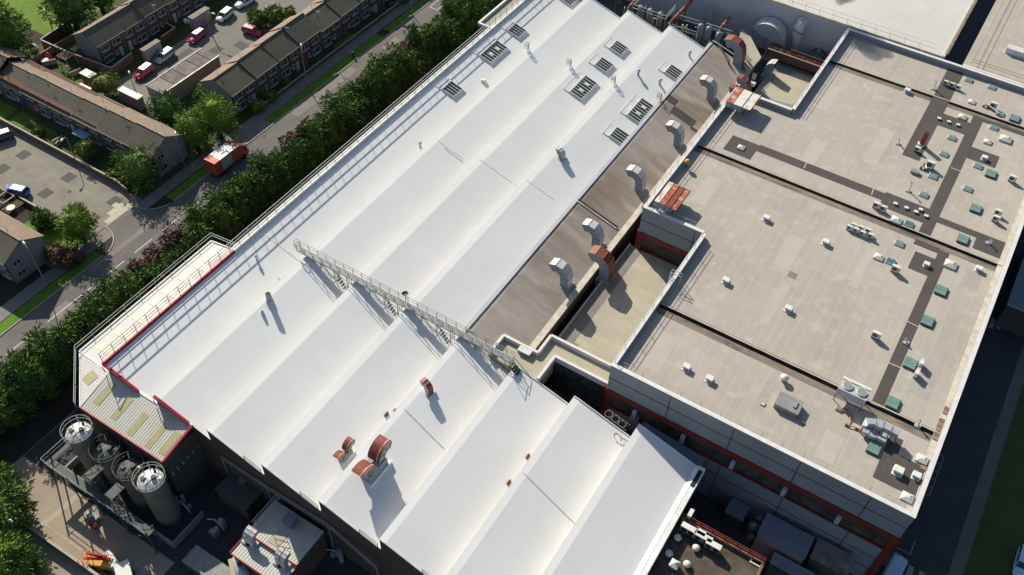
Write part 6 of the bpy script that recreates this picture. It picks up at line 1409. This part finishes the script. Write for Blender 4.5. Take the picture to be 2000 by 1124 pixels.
for k,(q,lab,L) in enumerate((((1346,1031),'long condenser unit nearest the white hall on the dark roof',1.7),((1370,1041),'small condenser behind the second long one on the dark roof',.9),((1374,1048),'second long condenser unit on the dark roof',2.0),((1394,1064),'long condenser farthest from the white hall on the dark roof',1.7))):
    p=P(*q,DZ+1.2); t=thing('long_condenser',lab,'air conditioner',(p.x,p.y,DZ)); MB().box(-L/2,-.3,.35,L/2,.3,1.25).build('casing','duct_bluegrey',t); MB().box(-L/2,-.32,1.25,L/2,.32,1.3).build('lid','unit_white',t)
    for x in ((-L/4,L/4) if L>1 else (0,)): MB().tube([(x,-.31,.8),(x,-.34,.8)],.34,14).build('fan','black',t)
    m=MB()
    for x in (-L/2+.1,L/2-.1): m.box(x-.05,-.3,0,x+.05,.3,.35)
    m.build('foot','steel_dark',t)
for k,q in enumerate(((1324,1050),(1307,1081),(1360,1070),(1342,1102))):
    p=P(*q,DZ+.4); t=thing('mushroom_vent','round pale mushroom vent on the dark roof, %s of four'%('topmost','leftmost','rightmost','lowest')[k],'vent',(p.x,p.y,DZ),group='mushroom vents on the dark roof'); MB().cyl(0,0,0,.35,.22,n=14).build('neck','steel_grey',t); MB().lathe(0,0,[(.42,.3),(.44,.4),(.3,.56),(.01,.62)],16).build('cap','dome_plastic',t)
p=P(1318,1102,DZ+.6); t=thing('pyramid_vent','grey pyramid topped vent box on the dark roof','vent',(p.x,p.y,DZ)); MB().cbox(0,0,0,.8,.8,.6).build('box','duct_bluegrey',t); MB().cbox(0,0,.6,1.0,1.0,.35,taper=.05).build('cap','dome_plastic',t)
p=P(1483,1101,DZ); t=thing('frame_hatch','white framed roof hatch near the red corner of the dark roof','hatch',(p.x-.3,p.y,DZ)); MB().cbox(0,0,0,1.3,.9,.16).build('frame','unit_white',t); MB().cbox(0,0,.16,1.0,.6,.02).build('lid','black',t)
p=P(1344,1008,DZ+1); t=thing('parapet_box','white box with red base at the corner of dark and white roofs','box',(p.x,DY+.2,DZ)); MB().cbox(0,0,0,.6,.5,.5).build('base','plastic_red',t); MB().cbox(.1,.3,.5,.45,1.0,.6).build('box','unit_white',t)
# yard buildings against the flat block
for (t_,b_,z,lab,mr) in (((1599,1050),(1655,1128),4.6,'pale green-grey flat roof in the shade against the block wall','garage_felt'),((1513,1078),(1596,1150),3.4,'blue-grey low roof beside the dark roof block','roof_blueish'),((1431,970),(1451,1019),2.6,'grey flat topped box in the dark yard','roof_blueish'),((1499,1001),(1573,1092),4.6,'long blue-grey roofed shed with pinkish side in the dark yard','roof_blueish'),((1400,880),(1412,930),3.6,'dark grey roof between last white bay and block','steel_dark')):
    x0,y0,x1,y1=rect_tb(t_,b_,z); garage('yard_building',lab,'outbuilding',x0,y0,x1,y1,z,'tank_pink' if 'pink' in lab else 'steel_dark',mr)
for q,lab in (((1484,1012),'round drum cluster in the dark yard'),((1470,1030),'second drum cluster nearer the dark roof')):
    p=P(*q,1); t=thing('drum_cluster',lab,'drums',(p.x,p.y,0)); m=MB(); m.cyl(0,0,0,1.4,.6,n=16); m.cyl(1.2,.2,0,1.0,.45,n=14); m.cyl(.3,-1.1,0,.9,.4,n=14); m.build('drum','steel_grey',t); MB().cyl(0,0,1.4,1.6,.25,n=12).build('lid','dome_plastic',t)
# sloping dark roof and clutter between hall and block
t=thing('sloping_dark_roof','dark blue-grey sloping roof wedged between last bays and the grey block','roof',(-12,59,0),w=True)
MB().add([(-15.5,57.7,8.2),(-8.2,57.7,7.2),(-8.2,59.9,7.6),(-16.5,59.9,8.6)],[(0,1,2,3)]).build('roof','roof_blueish',t); MB().box(-15.5,57.7,0,-8.2,59.9,7.1).build('wall','steel_dark',t)
MB().box(-21.6,57.0,0,-16.6,59.9,5.0).build('lower_deck','steel_dark',t)
for k,q in enumerate(((1199,803),(1215,813))):
    p=P(*q,6.0); t=thing('pit_unit','grey boxed unit in the pit beside the hall, %s of two'%('left','right')[k],'machine',(p.x,p.y,5.0)); MB().cbox(0,0,0,1.0,.8,.9).build('casing','garage_wall',t); MB().cbox(0,0,.9,.9,.7,.08).build('lid','steel_grey',t)
caged('caged ladder rising from the pit beside the grey block',(*P(1243,824,8.5)[:2],8.2),1.2,.5)
for q,lab in (((1215,835),'oval hoop rail at the far end of the seventh bay'),((1262,880),'oval hoop rail and its shadow on the last bay')):
    pass
t=thing('hoop_ladder','grey hooped ladder leaning over the far end of the last bay','ladder',(XR+6*PI_+4.5,YM+.1,10.6)); m=MB(); 
for k in range(3): m.ring((k*.9,.1,-k*.28+.35),.45,.05,12)
for s_ in (-.45,.45): m.beam((-.3,s_+.1,.5),(2.6,s_+.1,-.35),.05)
m.build('hoop','steel_grey',t)
# side rails of the last bay
# steam above the far grey block
sm=bpy.data.materials.new('steam'); sm.use_nodes=True; n=sm.node_tree; n.nodes.remove(n.nodes['Principled BSDF']); pv=n.nodes.new('ShaderNodeVolumePrincipled'); pv.inputs['Density'].default_value=.55; pv.inputs['Color'].default_value=(1,1,1,1); n.links.new(pv.outputs[0],n.nodes['Material Output'].inputs['Volume']); MATS['steam']=sm
sh=P(1700,95,ZF); c=sh+Vector((-math.sin(SHADOW_AZ),-math.cos(SHADOW_AZ),0))*(5.5/math.tan(SUN_EL))+Vector((0,0,5.5))
t=thing('steam_plume','thin white steam drifting over the edge of the brilliant white roof','steam',c); t['kind']='stuff'
m=MB()
def blob(mb,c,r,n=14,k=9):
    vs=[]
    for j in range(k+1):
        ph=-math.pi/2+math.pi*j/k
        for i in range(n): th=2*math.pi*i/n; rr=r*(1+.18*math.sin(3*th+c[0])+.12*math.sin(4*ph)); vs.append((c[0]+rr*math.cos(ph)*math.cos(th)*1.2,c[1]+rr*math.cos(ph)*math.sin(th),c[2]+rr*.8*math.sin(ph)))
    mb.add(vs,[(j*n+i,j*n+(i+1)%n,(j+1)*n+(i+1)%n,(j+1)*n+i) for j in range(k) for i in range(n)],0,True)
blob(m,(0,0,0),2.2); m.build('puff','steam',t); m=MB(); blob(m,(-3.6,1.2,1.2),1.7); m.build('puff','steam',t)
# ---- patches, manholes and seams that break up the plain ground surfaces
random.seed(31)
tp=MB()
for (x0,y0,x1,y1) in ((-97.0,70,-95.4,76),(-96.6,88,-95.0,104),(-94.9,36,-93.0,39),(-96.9,44.5,-96.0,58),(-95.6,112,-94.2,116)): sheet(x0,y0,x1,y1,.0145,mb=tp)
ground('road_patch', tp, 'pavement')
mh_=MB()
for x,y in ((-95.9,62.5),(-96.2,81),(-95.1,99),(-92.8,48),(-121,88),(-123.5,97),(-112,54.2)): mh_.cyl(x,y,.012,.022,.33,n=12)
ground('manhole_cover', mh_, 'dark_slab')
cp_=MB()
for k in range(6): a=(-126.5+k*.0,); 
sheet(-124.5,79,-123.2,92,.010,mb=cp_); sheet(-121,93,-119,95.5,.0105,mb=cp_); sheet(-118.5,97,-116,99,.010,mb=cp_)
ground('court_patch', cp_, 'dark_slab')

random.seed(77)
def patchset(name, parent, mname, specs, z):
    for (x0,y0,x1,y1) in specs: sheet(x0,y0,x1,y1,z).build(name,mname,parent)
patchset('felt_patch',flat,'felt_patch_pale',[(-19,62.5,-16.9,68.5),(-10,76,-8.9,84),(-12.2,86,-10.1,92.5),(-26,91,-23.9,97),(-3,88,-1.9,96),(-16.5,106,-14.4,113),(-9,112,-6.9,121),(-19,120,-16.9,127),(2,62,4.1,66)],ZF+.008)
patchset('felt_patch',flat,'felt_patch_dark',[(-14,95,-12.9,99),(8.2,76,10.4,82),(9.0,84,10.1,90),(-6,64,-4.9,69),(-24,110,-22.9,114),(9,96,10.9,99)],ZF+.007)
# more houses' clutter: chimney-like flues on ridges
for k,(px,py) in enumerate(((93,150),(140,176),(199,190),(239,221),(317,249),(560,60),(620,28),(300,16))):
    p=P(px,py,6.6); t=thing('roof_aerial','thin pale aerial on a terrace ridge, %s of eight'%ordw([0,1,2,3,5,6,7,4].index(k),8),'aerial',(p.x,p.y,6.2),group='aerials on the terrace ridges'); b=MB(); b.beam((0,0,0),(0,0,1.0),.05); b.beam((-.5,0,.95),(.5,.15,1.0),.05); b.beam((.2,-.3,.98),(.25,.35,.98),.04); b.build('mast','rail_white',t)
